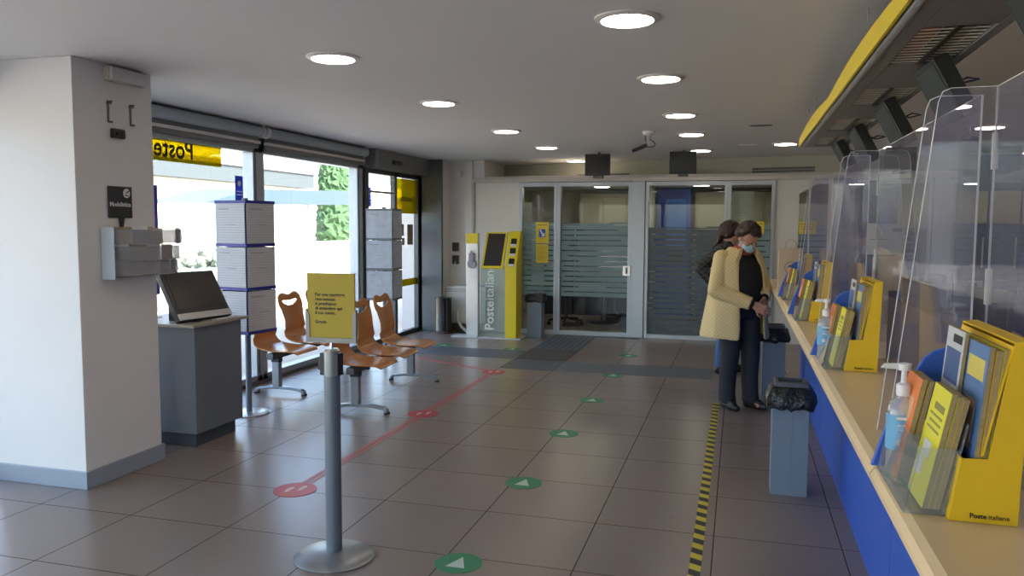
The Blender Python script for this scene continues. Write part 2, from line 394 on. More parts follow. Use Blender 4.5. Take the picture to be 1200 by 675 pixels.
def panel(kind_name, x0, x1, frost, zlo, dark=False, fw_=.045, seed=1):
    f = MB().b(x0, x0+fw_, PY-.045, PY+.045, 0, 2.16).b(x1-fw_, x1, PY-.045, PY+.045, 0, 2.16)
    f.b(x0+fw_, x1-fw_, PY-.045, PY+.045, 2.10, 2.16).b(x0+fw_, x1-fw_, PY-.045, PY+.045, 0, .06)
    d = st(f.build(kind_name, ALU, bevel=.004))
    MB().b(x0+fw_-.01, x1-fw_+.01, PY-.006, PY+.006, .05, 2.11).build('glass_pane', INGLASS, d)
    s = MB(); rnd = random.Random(seed); z = zlo; i = 0
    a, b_ = x0+fw_+.006, x1-fw_-.006
    while z < frost-.02:
        z2 = min(z+.073, frost)
        s.b(a, b_, PY-.010, PY-.0075, z, z2-.015)
        # the thin clear line between two bands is broken off part-way across
        k = rnd.choice((0, 1, 2)) if not dark else rnd.choice((0, 0, 0, 1))
        wdt = (b_-a)
        if k == 0: s.b(a, a+wdt*rnd.uniform(.02, .12), PY-.010, PY-.0075, z2-.015, z2)
        elif k == 1: s.b(a+wdt*rnd.uniform(.7, .95), b_, PY-.010, PY-.0075, z2-.015, z2)
        else: s.b(a+wdt*.28, a+wdt*rnd.uniform(.6, .8), PY-.010, PY-.0075, z2-.015, z2)
        z = z2; i += 1
    s.build('frosted_film', DFROST if dark else FROST, d)
    return d
panel('window_6', .045, .60, 1.6, .55, seed=3)
dr = panel('door_1', .60, 1.655, 1.6, .55, fw_=.05, seed=4)
MB().b(1.545, 1.65, PY-.075, PY-.045, .86, 1.0).build('door_lock_plate', STEEL, dr, bevel=.004)
hd = MB().cyl((1.60, PY-.078, .90), (1.60, PY-.12, .90), .01).cyl((1.60, PY-.115, .90), (1.60, PY-.115, .98), .011)
hd.build('door_handle', ALUD, dr)
panel('door_2', 1.84, 2.93, 1.55, .06, dark=True, seed=5)
panel('window_7', 2.93, 3.53, 1.59, .06, seed=6)

# ---- entrance : automatic sliding door in the left facade
hdr = MB().b(-1.5, -1.24, 5.62, 7.42, 2.255, CZ)
en = st(hdr.build('door_3', mat('door_operator_cover', (.24, .24, .23), .4, .3), bevel=.006))
MB().b(-1.242, -1.215, 6.10, 6.36, 2.33, 2.385).build('motion_sensor', BLACK, en, bevel=.008)
MB().b(-1.50, -1.36, 5.56, 5.66, 0, 2.255).b(-1.47, -1.40, 6.52, 6.60, .0, 2.255).b(-1.47, -1.40, 7.33, 7.42, 0, 2.255).b(-1.47, -1.40, 5.66, 7.33, 0, .06).b(-1.47, -1.40, 5.66, 7.33, 2.2, 2.255).build('door_frame', mat('dark_bronze_frame', (.09, .095, .10), .4, .5), en, bevel=.004)
MB().b(-1.44, -1.432, 6.59, 7.34, .05, 2.21).build('door_leaf', GLASS, en)
MB().b(-1.44, -1.432, 5.66, 6.52, .05, 2.21).build('side_light', GLASS, en)
MB().b(-1.50, -1.22, 7.42, 7.47, 0, 2.255).build('door_jamb', ALU, en, bevel=.003)
for z in (.62, .70, 1.2, 1.9): pass
bl = MB()
for i in range(12): bl.b(-1.40, -1.378, 5.68, 6.50, 2.0+.018*i, 2.0+.018*i+.005)
bl.b(-1.405, -1.372, 5.68, 6.50, 1.955, 1.985)
bl.build('venetian_blind', mat('blind_slats', (.42, .40, .38), .5), en)
st(MB().b(-1.36, -1.05, 7.36, 7.42, 0, CZ).build('trim_dark_post', ALUD, bevel=.004))
st(MB().b(-1.55, -1.38, 5.52, 5.62, 0, CZ).build('trim_facade_post', ALU, bevel=.004))

# roller blind tubes above the windows
def roller(y0, y1, label):
    t = thing('roller_blind', label, 'roller blind', (-1.31, (y0+y1)/2, 2.3), 'roller blinds along the facade')
    MB().cyl((-1.31, y0, 2.425), (-1.31, y1, 2.425), .052, n=24).build('tube', mat('blind_tube', (.42, .46, .46), .5), t, smooth=True)
    MB().b(-1.345, -1.325, y0+.02, y1-.01, 2.27, 2.40).build('rolled_fabric', mat('blind_cloth', (.24, .235, .22), .8), t)
    MB().b(-1.348, -1.30, y0+.01, y1-.005, 2.31, 2.335).build('bottom_bar', mat('blind_bar', (.72, .66, .6), .5), t, bevel=.004)
    for y in (y0-.012, y1-.004):
        MB().cyl((-1.31, y, 2.425), (-1.31, y+.016, 2.425), .058, n=24).b(-1.33, -1.29, y, y+.016, 2.43, CZ).build('end_cap', LAMPR, t)
    return t
roller(.93, 3.26, 'long roller blind tube rolled up over the window nearer the white pillar')
roller(3.36, 5.44, 'roller blind tube rolled up over the second window beside the entrance')

# film signs on the glass
def film(name, y0, y1, z0, z1, label, cat, m=YFILM):
    return tag(MB().b(-1.431, -1.4285, y0, y1, z0, z1).build(name, m), label, cat)
s1 = film('window_sign', 1.1, 2.82, 2.06, 2.27, 'long yellow vinyl sign seen from behind across the top of the first window', 'window sign')
text('Posteitaliane', .215, INK, s1, basis((-1.426, 2.44, 2.098), (0, -1, 0), (0, 0, 1)) @ Matrix.Identity(4), bold=.004)
s2 = film('window_sign', 6.60, 7.33, 1.71, 2.19, 'square yellow vinyl sign seen from behind on the entrance door', 'window sign')
text('Posteitaliane', .11, INK, s2, basis((-1.426, 7.24, 1.88), (0, -1, 0), (0, 0, 1)), bold=.002)
s3 = film('door_safety_strip', 6.60, 7.33, .69, .79, 'narrow yellow strip at knee height across the entrance door glass', 'sticker')
def sticker(y0, y1, z0, z1, m, label):
    o = tag(MB().b(-1.431, -1.428, y0, y1, z0, z1).build('window_sticker', m), label, 'sticker')
    return o
BST = clear('blue_sticker', (.15, .2, .7), .5, 1.45, haze=.5, hazecol=(.1, .15, .6))
for yy, zz, la in ((3.08, 1.88, 'small blue notice sticker on the first window near the dividing frame'), (5.80, 1.90, 'small blue notice sticker beside the entrance under the slatted blind')):
    o = sticker(yy-.06, yy+.06, zz-.12, zz+.12, BST, la)
    MB().cyl((-1.427, yy, zz+.05), (-1.4265, yy, zz+.05), .026, n=20).b(-1.427, -1.4265, yy-.045, yy+.045, zz-.03, zz-.02).b(-1.427, -1.4265, yy-.045, yy+.045, zz-.06, zz-.05).build('printed_mark', WINK, o)
o = sticker(1.90, 1.985, .98, 1.86, BLUED, 'tall dark blue notice strip on the window edge behind the white pillar')
for k, (y0, y1, z0, z1) in enumerate(((6.70, 6.88, 1.40, 1.56), (6.70, 6.78, 1.27, 1.37), (6.82, 6.9, 1.27, 1.37), (7.0, 7.2, 1.27, 1.56))):
    sticker(y0, y1, z0, z1, mat('notice_paper', (.35, .27, .16), .7),
            ['brown notice on the door glass, upper left of four', 'small brown notice on the door glass, lower left of four', 'small brown notice on the door glass, lower middle of four', 'tall brown notice on the door glass, right of four'][k])

# ================================================================== CEILING
lampxy = [(.86, .69, 'recessed round ceiling lamp nearest the white pillar'), (2.57, .27, 'largest recessed ceiling lamp at the top of the view'),
          (.84, 2.38, 'second recessed lamp from the front in the row nearer the windows'), (2.58, 1.77, 'second recessed lamp from the front in the row nearer the counter'),
          (.83, 4.25, 'third recessed lamp from the front in the row nearer the windows'), (2.58, 3.5, 'third recessed lamp from the front in the row nearer the counter'),
          (.84, 5.95, 'fourth recessed lamp from the front in the row nearer the windows'), (2.59, 4.95, 'recessed lamp just behind the hanging camera on the counter side'),
          (.80, 7.95, 'recessed lamp partly behind the left hanging monitor'), (2.60, 6.75, 'recessed lamp half hidden by the right hanging monitor'),
          (3.56, 6.14, 'recessed lamp by the far end of the yellow overhead bar'),
          (.86, -1.2, 'recessed ceiling lamp behind the viewer on the window side'), (2.57, -1.4, 'recessed ceiling lamp directly above the viewer'),
          (.86, -3.2, 'recessed ceiling lamp far behind the viewer on the window side'), (2.57, -3.4, 'recessed ceiling lamp behind the viewer on the counter side'),
          (5.3, .4, 'recessed ceiling lamp over the staff desks, nearest'), (5.0, 2.5, 'recessed ceiling lamp over the staff area at the right edge'), (5.3, 5.0, 'recessed ceiling lamp over the far staff desks')]
def ceiling_lamp(x, y, la, z=CZ, m=None):
    t = thing('ceiling_lamp', la, 'ceiling lamp', (x, y, z), 'recessed ceiling lamps')
    prof = [(.115, 0), (.150, 0), (.150, -.006), (.125, -.014), (.115, -.010)]
    MB().lathe([(.150, 0), (.150, -.005), (.125, -.014), (.112, -.012), (.112, -.004)], (x, y, z), 40).build('trim_ring', LAMPR, t, smooth=True)
    MB().cyl((x, y, z-.0125), (x, y, z-.016), .118, n=40).build('diffuser', m or LAMPM, t)
    return t
for x, y, la in lampxy: ceiling_lamp(x, y, la)
ceiling_lamp(.5, 8.4, 'added round lamp brightening the office just inside the left glass door', 2.2, LAMPB)  # extra lamp added close to the glass to brighten the office
ceiling_lamp(3.1, 8.6, 'added round lamp brightening the back room near the narrow glass panel', 2.2, LAMPB)  # likewise an added lamp, there only to lighten this back room
ceiling_lamp(.9, 9.6, 'round lamp in the office behind the left glass door', 2.2, LAMPB)
ceiling_lamp(2.5, 9.4, 'round lamp in the back room with the blue machine', 2.2, LAMPB)

def monitor(x0, x1, z0, z1, y, la, m):
    cx = (x0+x1)/2
    t = thing('hanging_monitor', la, 'monitor', (cx, y, z0), 'monitors hung over the partition')
    MB().b(x0, x1, y, y+.05, z0, z1).b(cx-.1, cx+.1, y+.05, y+.11, z0+.05, z1-.05).build('housing', BLACK, t, bevel=.004)
    MB().b(x0+.018, x1-.018, y-.003, y, z0+.022, z1-.018).build('screen', m, t)
    MB().cyl((cx, y+.13, z0-.02), (cx, y+.13, CZ), .014).b(cx-.06, cx+.06, y+.04, y+.145, z0-.03, z0+.02).build('ceiling_bracket', ALUD, t)
monitor(1.18, 1.50, 2.185, 2.455, 6.6, 'flat black monitor hanging above the left glass door', DKSCR)
monitor(2.235, 2.56, 2.195, 2.465, 6.6, 'dark hanging monitor with a greyish screen above the right glass door', mat('grey_screen_glass', (.035, .038, .037), .35, spec=.3))
c = thing('surveillance_camera', 'small camera on a white ceiling mount with a curled black cable', 'camera', (2.19, 4.65, CZ))
MB().lathe([(.06, 0), (.06, -.02), (.045, -.035), (.02, -.04)], (2.19, 4.65, CZ), 24).build('ceiling_plate', LAMPR, c, smooth=True)
MB().cyl((2.19, 4.65, CZ-.03), (2.17, 4.65, CZ-.13), .007).build('stem', STEEL, c)
MB().b(-.075, .055, -.02, .02, -.018, .018, Matrix.Translation((2.13, 4.63, CZ-.155)) @ Matrix.Rotation(R(-22), 4, 'Y')).cyl((2.06, 4.625, CZ-.183), (2.035, 4.62, CZ-.193), .018).build('camera_body', BLACK, c, bevel=.004)
MB().tube([(2.21, 4.65, CZ-.035), (2.205, 4.65, CZ-.08), (2.235, 4.65, CZ-.10), (2.26, 4.65, CZ-.125), (2.245, 4.65, CZ-.15), (2.20, 4.64, CZ-.155), (2.15, 4.635, CZ-.15)], .005).tube([(2.165, 4.65, CZ-.03), (2.16, 4.65, CZ-.07), (2.172, 4.65, CZ-.11)], .005).build('cable', BLACK, c, smooth=True)
def vent(x0, x1, z, la):
    def yy(x): return 8.68+(x+.5)*(7.72-8.68)/4.9
    t = thing('air_vent', la, 'air vent', ((x0+x1)/2, yy((x0+x1)/2), z), 'slot vents in the upper back wall')
    y0, y1 = yy(x0), yy(x1)
    for nm, a, b_, m_, off in (('frame', z-.04, z+.04, mat('vent_frame', (.3, .29, .25), .5), .008), ('slot', z-.028, z-.006, BLACK, .012), ('slot', z+.008, z+.030, BLACK, .012)):
        MB().prism([(x0, y0-off), (x1, y1-off), (x1, y1), (x0, y0)], 'z', a, b_).build(nm, m_, t)
vent(.72, 1.52, 2.285, 'long dark slot vent in the upper wall behind the left monitor')
vent(3.23, 4.02, 2.31, 'long dark slot vent in the upper wall left of the overhead bar')
for x, y, la in ((3.25, 4.4, 'small dark grille in the ceiling left of the overhead bar'), (3.15, 6.2, 'thin pale grille in the ceiling near the far wall')):
    g = tag(MB().b(x-.1, x+.1, y-.03, y+.03, CZ-.006, CZ).b(x-.085, x+.085, y-.02, y-.005, CZ-.009, CZ).b(x-.085, x+.085, y+.005, y+.02, CZ-.009, CZ).build('ceiling_grille', ALUD if y < 5 else LAMPR), la, 'grille')

# ================================================================== PILLAR FITTINGS (face x=-.545)
PX = -.545
t = thing('emergency_light', 'white emergency light fitting high on the pillar', 'emergency light', (PX, .65, 2.44))
MB().b(PX, PX+.035, .50, .80, 2.395, 2.475).build('housing', mat('cream_plastic', (.62, .58, .48), .5), t, bevel=.006)
MB().b(PX+.035, PX+.06, .505, .795, 2.395, 2.475).build('diffuser', mat('frosted_cover', (.66, .65, .63), .25), t, bevel=.008)
for yy, la in ((.53, 'metal wall hook strip on the pillar, nearer the corner'), (.71, 'metal wall hook strip on the pillar, nearer the window')):
    tag(MB().b(PX, PX+.006, yy-.006, yy+.006, 2.15, 2.28).cyl((PX, yy+.012, 2.275), (PX+.02, yy+.012, 2.275), .006).cyl((PX, yy+.012, 2.155), (PX+.02, yy+.012, 2.155), .006).b(PX, PX+.012, yy-.012, yy+.02, 2.26, 2.268).build('wall_bracket', mat('rusty_steel', (.22, .19, .17), .5, .6)), la, 'wall bracket', 'hook strips on the pillar')
t = thing('wall_switch', 'small black switch box on the pillar under the hook strips', 'switch', (PX, .585, 2.09))
MB().b(PX, PX+.03, .54, .635, 2.062, 2.118).build('housing', BLACK, t, bevel=.005)
MB().b(PX+.03, PX+.034, .60, .628, 2.075, 2.105).cyl((PX+.03, .57, 2.09), (PX+.036, .57, 2.09), .012).build('key', DKSCR, t)
t = thing('paddle_sign', 'black square sign on a short handle reading Modulistica on the pillar', 'sign', (PX, .595, 1.55))
MB().b(PX+.004, PX+.012, .50, .69, 1.585, 1.775).prism([(.58, 1.59), (.625, 1.59), (.612, 1.52), (.593, 1.52)], 'x', PX+.004, PX+.014).build('board', mat('sign_black', (.03, .032, .033), .4), t, bevel=.002)
text('Modulistica', .037, WINK, t, basis((PX+.0125, .507, 1.655), (0, 1, 0), (0, 0, 1)), bold=.0008)
MB().cyl((PX+.012, .645, 1.735), (PX+.0135, .645, 1.735), .028, n=28).build('emblem', WINK, t)
MB().prism([(.625, 1.725), (.667, 1.747), (.66, 1.753), (.645, 1.742), (.632, 1.742), (.643, 1.735)], 'x', PX+.0135, PX+.0145).prism([(.630, 1.72), (.66, 1.718), (.658, 1.724), (.63, 1.726)], 'x', PX+.0135, PX+.0145).build('emblem_pen', INK, t)
t = thing('leaflet_rack', 'clear three-tier wall rack of curved form pockets on the pillar', 'leaflet rack', (PX, .62, 1.2))
MB().b(PX+.0, PX+.015, .44, .86, 1.22, 1.53).build('back_plate', mat('beige_plastic', (.42, .34, .25), .5), t)
for k, z in enumerate((1.24, 1.33, 1.43)):
    ex = .02*k
    ctrl = [(.03, .46), (.07, .47), (.115+ex, .53), (.155+ex, .62), (.18+ex, .72), (.185+ex, .82), (.165+ex, .90), (.10+ex, .93), (.03, .90)]
    ring = [(PX+a, b_) for a, b_ in ctrl]
    inner = [(PX+a-.005 if a > .05 else PX+a, b_-.002) for a, b_ in reversed(ctrl)]
    MB().prism(ring+inner, 'z', z, z+.085).build('pocket', clear('smoky_plastic', (.8, .81, .84), 1.5, 1.5, haze=.35, hazecol=(.5, .5, .52)) if 'smoky_plastic' not in MATS else MATS['smoky_plastic'], t)
    for j, ((a, b_), (c_, d_)) in enumerate(zip(ctrl[1:6], ctrl[2:7])):
        if (j+k) % 3 == 2: continue
        q = MB(); o_ = -.012
        q.prism([(PX+a+o_, b_+.006), (PX+c_+o_, d_-.004), (PX+c_+o_-.003, d_-.004), (PX+a+o_-.003, b_+.006)], 'z', z-.004, z+.095+.012*((j+k) % 2))
        q.build('form', mat('form_paper', (.68, .69, .72), .7) if (j+k) % 4 else mat('form_paper_beige', (.55, .45, .34), .7), t)
sd = MB().b(PX+.01, PX+.10, .432, .438, 1.22, 1.53)
sd.build('side_leaflet', mat('pale_blue_paper', (.55, .62, .72), .6), t)

# ================================================================== CABINET + ALL IN ONE COMPUTER
t = thing('computer_stand', 'blue-grey laminate cabinet stand with a beige top beside the pillar', 'cabinet', (-.75, 1.45, 0))
MB().prism([(-1.10, 1.17), (-.48, 1.17), (-.48, 1.70), (-1.10, 1.70)], 'z', .10, .845).build('body', GREYC, t, bevel=.003)
MB().b(-1.07, -.52, 1.21, 1.66, 0, .10).build('plinth', GREYP, t)
MB().b(-1.13, -.455, 1.13, 1.77, .845, .865).build('top_board', WOODD, t, bevel=.003)
t = thing('computer', 'black all-in-one touchscreen computer on the cabinet by the pillar', 'computer', (-.65, 1.42, .865))
# screen plane faces +x, tilted back
mt = Matrix.Translation((-.545, 1.43, .885)) @ Matrix.Rotation(R(-9), 4, 'Z') @ Matrix.Rotation(R(-30), 4, 'Y')
MB().b(-.045, 0, -.27, .215, .0, .375, mt).build('housing', BLACK, t, bevel=.006)
MB().b(0, .003, -.235, .185, .085, .350, mt).build('screen', mat('touchscreen', (.055, .045, .038), .2), t)
MB().b(-.002, .006, -.268, .213, .003, .05, mt).build('chin_bar', mat('silver_plastic', (.5, .5, .5), .35, .4), t)
MB().prism([(-.30, .866), (-.06, .866), (-.06, .874), (-.22, .88), (-.25, 1.02), (-.30, 1.02)], 'y', 1.30, 1.34, Matrix.Translation((-.49, 0, 0))).build('stand_foot', BLACK, t)
MB().tube([(-.78, 1.15, 1.02), (-.86, 1.16, .95), (-.9, 1.2, .869)], .003).tube([(-.80, 1.2, .96), (-.86, 1.2, .91), (-.94, 1.22, .869)], .003).tube([(-.78, 1.22, .9), (-.88, 1.24, .89), (-.95, 1.26, .869)], .003).build('cable', RUBBER, t, smooth=True)
tag(MB().b(-.525, -.48, 1.42, 1.66, .8655, .873).build('paper_sheet', PAPER), 'white paper strip lying in front of the computer', 'paper')

# ================================================================== PAPER TOTEMS
def totem(x, y, la, ang, fm_, pm_):
    t = thing('notice_stand', la, 'notice stand', (x, y, 0), 'revolving notice stands by the windows')
    MB().lathe([(.17, 0), (.17, .006), (.16, .011), (.03, .016)], (x, y, 0), 40).build('base_plate', STEEL, t, smooth=True)
    MB().cyl((x, y, .01), (x, y, 1.76), .024, n=20).build('pole', GREYB, t, smooth=True)
    rot = Matrix.Translation((x, y, 0)) @ Matrix.Rotation(R(ang), 4, 'Z')
    h = .155
    core = MB()
    for z0 in (.675, 1.025, 1.372, 1.712): core.b(-h-.008, h+.008, -h-.008, h+.008, z0, z0+.026, rot)
    for a in range(4):
        c_, s_ = math.cos(PI/2*a+PI/4), math.sin(PI/2*a+PI/4); q = h*1.414
        core.b(q*.97*c_-.004, q*.97*c_+.004, q*.97*s_-.004, q*.97*s_+.004, .68, 1.72, rot)
    core.build('frame', fm_, t)
    for a in range(4):
        ra = rot @ Matrix.Rotation(PI/2*a, 4, 'Z')
        for z0 in (.705, 1.055, 1.402):
            p_ = MB().b(h+.006, h+.010, -h+.002, h-.002, z0-.004, z0+.312, ra).build('notice_sheet', pm_, t)
            rnd = random.Random(a*7+int(z0*100))
            MB().b(h+.0101, h+.0112, -h+.035, -h+.035+rnd.uniform(.06, .16), z0+.265, z0+.272, ra).b(h+.0101, h+.0112, -.04, .06, z0+.14, z0+.145, ra).build('heading', GREYINK, p_)
    return t
totem(-.76, 2.19, 'blue-framed three-tier notice stand with typed sheets beside the computer cabinet', -10, BLUED, TEXTL)
t2 = totem(-.92, 5.15, 'grey-framed three-tier notice stand near the entrance behind the waiting seats', 5, ALUD, mat('bluish_sheet', (.42, .47, .53), .6, var=.25, vscale=14))

# ================================================================== WAITING SEATS
def seat_mesh():
    """bent plywood shell, local x forward, y across, z up"""
    prof = [(-.245, .86), (-.236, .82), (-.222, .76), (-.205, .69), (-.19, .62), (-.183, .56), (-.178, .51), (-.16, .46), (-.12, .434), (-.06, .422), (.02, .416), (.10, .416), (.16, .418), (.21, .416), (.245, .405), (.265, .388)]
    # resample
    P = [Vector((a, 0, b)) for a, b in prof]; out = []; N = 56
    L = [0]
    for i in range(1, len(P)): L.append(L[-1]+(P[i]-P[i-1]).length)
    for k in range(N+1):
        s = L[-1]*k/N; i = 0
        while i < len(L)-2 and L[i+1] < s: i += 1
        out.append(P[i].lerp(P[i+1], (s-L[i])/(L[i+1]-L[i])))
    def width(u):
        pts = [(0, .175), (.04, .212), (.10, .222), (.18, .20), (.28, .178), (.40, .19), (.5, .21), (.65, .225), (.85, .225), (.95, .215), (1, .19)]
        for (a, x), (b, y) in zip(pts, pts[1:]):
            if u <= b:
                f = (u-a)/(b-a); f = f*f*(3-2*f); return x+(y-x)*f
        return pts[-1][1]
    bm = bmesh.new(); M_ = 28; grid = []
    for k, p in enumerate(out):
        u = k/N; row = []
        for j in range(M_+1):
            t = -1+2*j/M_; x = p.x; z = p.z
            if u < .12: z += .022*math.sin(PI*.75*t)**2*(1-u/.12)
            x += .018*(t*t)*(1 if u < .4 else 0)*min(1, u*6)
            if u > .45: z += .012*t*t*(1-u)
            row.append(bm.verts.new((x, t*width(u), z)))
        grid.append(row)
    for k in range(N):
        for j in range(M_):
            u = (k+.5)/N; t = -1+2*(j+.5)/M_
            # crescent hand hole
            c = .075+.030*(1-(t/.62)**2) if abs(t) < .62 else 0
            if abs(t) < .62 and .078-.012*(1-(t/.62)**2) < u < .082+.045*(1-(t/.62)**2): continue
            bm.faces.new((grid[k][j], grid[k+1][j], grid[k+1][j+1], grid[k][j+1]))
    me = bpy.data.meshes.new('seat_shell'); bmesh.ops.recalc_face_normals(bm, faces=bm.faces); bm.to_mesh(me); bm.free()
    for f in me.polygons: f.use_smooth = True
    me.materials.append(PLY); return me
SEATME = seat_mesh()
def bench(x, y, rot, la):
    t = thing('waiting_bench', la, 'bench', (x, y, 0), 'three-seat waiting benches')
    for k in range(3):
        o = bpy.data.objects.new('seat_shell', SEATME); COL.objects.link(o); o.location = (x, y+.55*k, 0); par(o, t)
        m1 = o.modifiers.new('solid', 'SOLIDIFY'); m1.thickness = .013; m1.offset = -1
        m2 = o.modifiers.new('sub', 'SUBSURF'); m2.levels = 1; m2.render_levels = 1
        MB().b(x-.12, x+.16, y+.55*k-.09, y+.55*k+.09, .390, .412).build('seat_bracket', BLACK, t, bevel=.004)
    MB().b(x-.035, x+.035, y-.22, y+1.32, .335, .39).build('beam', ALUD, t, bevel=.006)
    for yy in (-.10, 1.38-.10):
        yc = y+yy
        leg = MB().b(x-.035, x+.035, yc-.03, yc+.03, .06, .335)
        # arched foot
        for s_ in (-1, 1):
            leg.prism([(0, .075), (s_*.10, .075), (s_*.22, .058), (s_*.245, .04), (s_*.25, .012), (s_*.225, .012), (s_*.215, .035), (s_*.10, .050), (0, .052)], 'y', yc-.028, yc+.028, Matrix.Translation((x+.03, 0, 0)))
        l = leg.build('leg', mat('grey_cast_leg', (.30, .33, .37), .35, .5), t, bevel=.006)
        for s_ in (-1, 1): MB().b(x+.03+s_*.24-.017, x+.03+s_*.24+.017, yc-.024, yc+.024, 0, .014).build('foot_pad', RUBBER, l)
        MB().b(x-.04, x+.04, yc-.034, yc+.034, .30, .345).build('leg_clamp', BLACK, t, bevel=.004)
    t.rotation_euler.z = R(rot)
    return t
bench(.06, 2.57, 4, 'orange plywood three-seat bench standing nearer the middle of the room')
bench(-.95, 3.0, 2, 'orange plywood three-seat bench along the window behind the notice stand')

# ================================================================== STANCHION
t = thing('barrier_post', 'grey belt barrier post on a round base with a yellow sign on top', 'barrier post', (1.30, -.17, 0))
bx, by = 1.30, -.17
MB().lathe([(.185, 0), (.187, .006), (.178, .014), (.12, .024), (.06, .034), (.04, .036)], (bx, by, 0), 56).build('base', mat('satin_grey_metal', (.33, .35, .36), .33, .7), t, smooth=True)
MB().cyl((bx, by, .03), (bx, by, .86), .037, n=32).build('post', mat('grey_powder_coat', (.17, .19, .22), .4, .3), t, smooth=True)
hdm = MB().cyl((bx, by, .86), (bx, by, .975), .036, n=32); hdm.cyl((bx, by, .875), (bx, by, .878), .0375, n=32); hdm.cyl((bx, by, .90), (bx, by, .903), .0375, n=32)
hdm.build('belt_head', mat('grey_head', (.30, .31, .31), .35, .5), t, smooth=True)
MB().cyl((bx, by, .975), (bx, by, .985), .038, .03, n=32).build('cap', STEEL, t, smooth=True)
MB().b(bx+.020, bx+.045, by-.026, by+.026, .862, .965).b(bx-.064, bx-.030, by-.015, by+.02, .885, .945).b(bx-.052, bx-.030, by-.02, by+.022, .862, .965).build('belt_cassette', BLACK, t, bevel=.003)
MB().cyl((bx, by, .98), (bx, by, 1.03), .007, n=12).build('sign_stem', CHROME, t)
ma = Matrix.Translation((bx, by, 0)) @ Matrix.Rotation(R(4), 4, 'Z')
sg = MB().b(-.115, .115, -.004, .006, 1.035, 1.33, ma).build('sign_board', SIGNY, t)
MB().prism([(-.123, 1.012), (.123, 1.012), (.123, 1.165), (.105, 1.14), (.105, 1.034), (-.105, 1.034), (-.105, 1.14), (-.123, 1.165)], 'y', -.009, .010, ma).build('sign_frame', mat('grey_sign_frame', (.25, .25, .24), .4, .3), t)
MB().b(-.122, .122, .0065, .0085, 1.03, 1.335, ma).build('clear_cover', CLEARP, t)
text('Per una maggiore\nriservatezza\nti preghiamo\ndi attendere qui\nil tuo turno.\n\nGrazie', .0205, INK, sg, ma @ basis((-.077, -.0045, 1.226), (1, 0, 0), (0, 0, 1)), bold=.0004, spacing=1.02)

# ================================================================== FAR LEFT CORNER
t = thing('waste_bin', 'black steel cylindrical ash bin in the far corner beside the entrance', 'bin', (-.98, 7.26, 0))
MB().lathe([(.115, 0), (.12, .03), (.12, .04), (.115, .05), (.115, .50), (.12, .505), (.12, .515), (.10, .515), (.095, .48)], (-.98, 7.26, 0), 36).build('body', mat('glossy_black_metal', (.015, .015, .017), .22, .4), t, smooth=True)
MB().lathe([(.122, .0), (.125, .012), (.118, .03)], (-.98, 7.26, 0), 36).build('base_ring', BROWNP, t, smooth=True)
t = thing('wall_heater', 'low white heater box on the wall behind the steel totem', 'heater', (-.85, 7.6, .1))
MB().b(-1.16, -.42, 7.49, 7.60, .12, .665).build('casing', PANELW, t, bevel=.01)
MB().b(-1.05, -.5, 7.486, 7.49, .60, .605).b(-1.05, -.5, 7.486, 7.49, .62, .625).b(-1.05, -.5, 7.486, 7.49, .58, .585).build('grille', ALUD, t)
MB().tube([(-.86, 7.5, .3), (-.84, 7.45, .18), (-.76, 7.4, .08), (-.66, 7.36, .02)], .022, 12).build('hose', mat('white_hose', (.6, .6, .58), .5), t, smooth=True)
for z, la in ((1.23, 'upper brown wall socket near the entrance'), (1.04, 'lower brown wall socket with a white cord plugged in')):
    q = thing('wall_socket', la, 'socket', (-.955, 7.7, z), 'brown wall sockets')
    MB().b(-1.01, -.90, 7.685, 7.70, z-.065, z+.065).build('plate', BROWNP, q, bevel=.006)
    MB().cyl((-.955, 7.685, z+.02), (-.955, 7.68, z+.02), .022, n=20).cyl((-.955, 7.685, z-.03), (-.955, 7.68, z-.03), .016, n=20).build('outlet', BLACK, q)
    if z < 1.1:
        MB().tube([(-.955, 7.675, z-.03), (-.965, 7.66, z-.1), (-1.0, 7.66, .85), (-1.01, 7.66, .7), (-1.0, 7.63, .6)], .006).build('cord', LAMPR, q, smooth=True)
tag(MB().b(-.95, -.86, 7.66, 7.70, 2.26, 2.36).build('alarm_box', LAMPR, bevel=.006), 'small white box fixed high on the wall above the sockets', 'alarm')

t = thing('sanitizer_totem', 'slim brushed steel totem with a yellow head and wall dispenser', 'dispenser', (-.45, 7.0, 0))
MB().b(-.54, -.37, 6.98, 7.06, .02, 1.44).build('column', STEEL, t, bevel=.004)
MB().b(-.54, -.37, 6.974, 6.98, 1.30, 1.44).build('head_label', YEL, t)
MB().cyl((-.455, 6.955, 1.02), (-.455, 6.98, 1.02), .065, n=28).b(-.49, -.42, 6.93, 6.98, 1.05, 1.17).cyl((-.455, 6.94, 1.15), (-.455, 6.94, 1.20), .012).build('dispenser', mat('grey_plastic', (.35, .32, .36), .35), t, bevel=.004)
MB().b(-.74, -.35, 6.90, 7.12, 0, .02).build('base_plate', mat('pale_steel', (.6, .62, .64), .35, .3), t, bevel=.003)

t = thing('ticket_kiosk', 'yellow ticket kiosk with a slanted dark screen and glass panel', 'kiosk', (.1, 7.05, 0))
side = MB(); side.prism([(6.95, 0), (7.3, 0), (7.42, .9), (7.40, 1.46), (7.2, 1.46), (7.10, 1.0), (6.95, .98)], 'x', .0, .0)
def ysk(z): return 0
col = MB(); col.prism([(6.93, .012), (7.22, .012), (7.22, 1.47), (7.13, 1.47), (6.93, 1.0)], 'x', .035, .195)
col.build('column', YEL, t, bevel=.004)
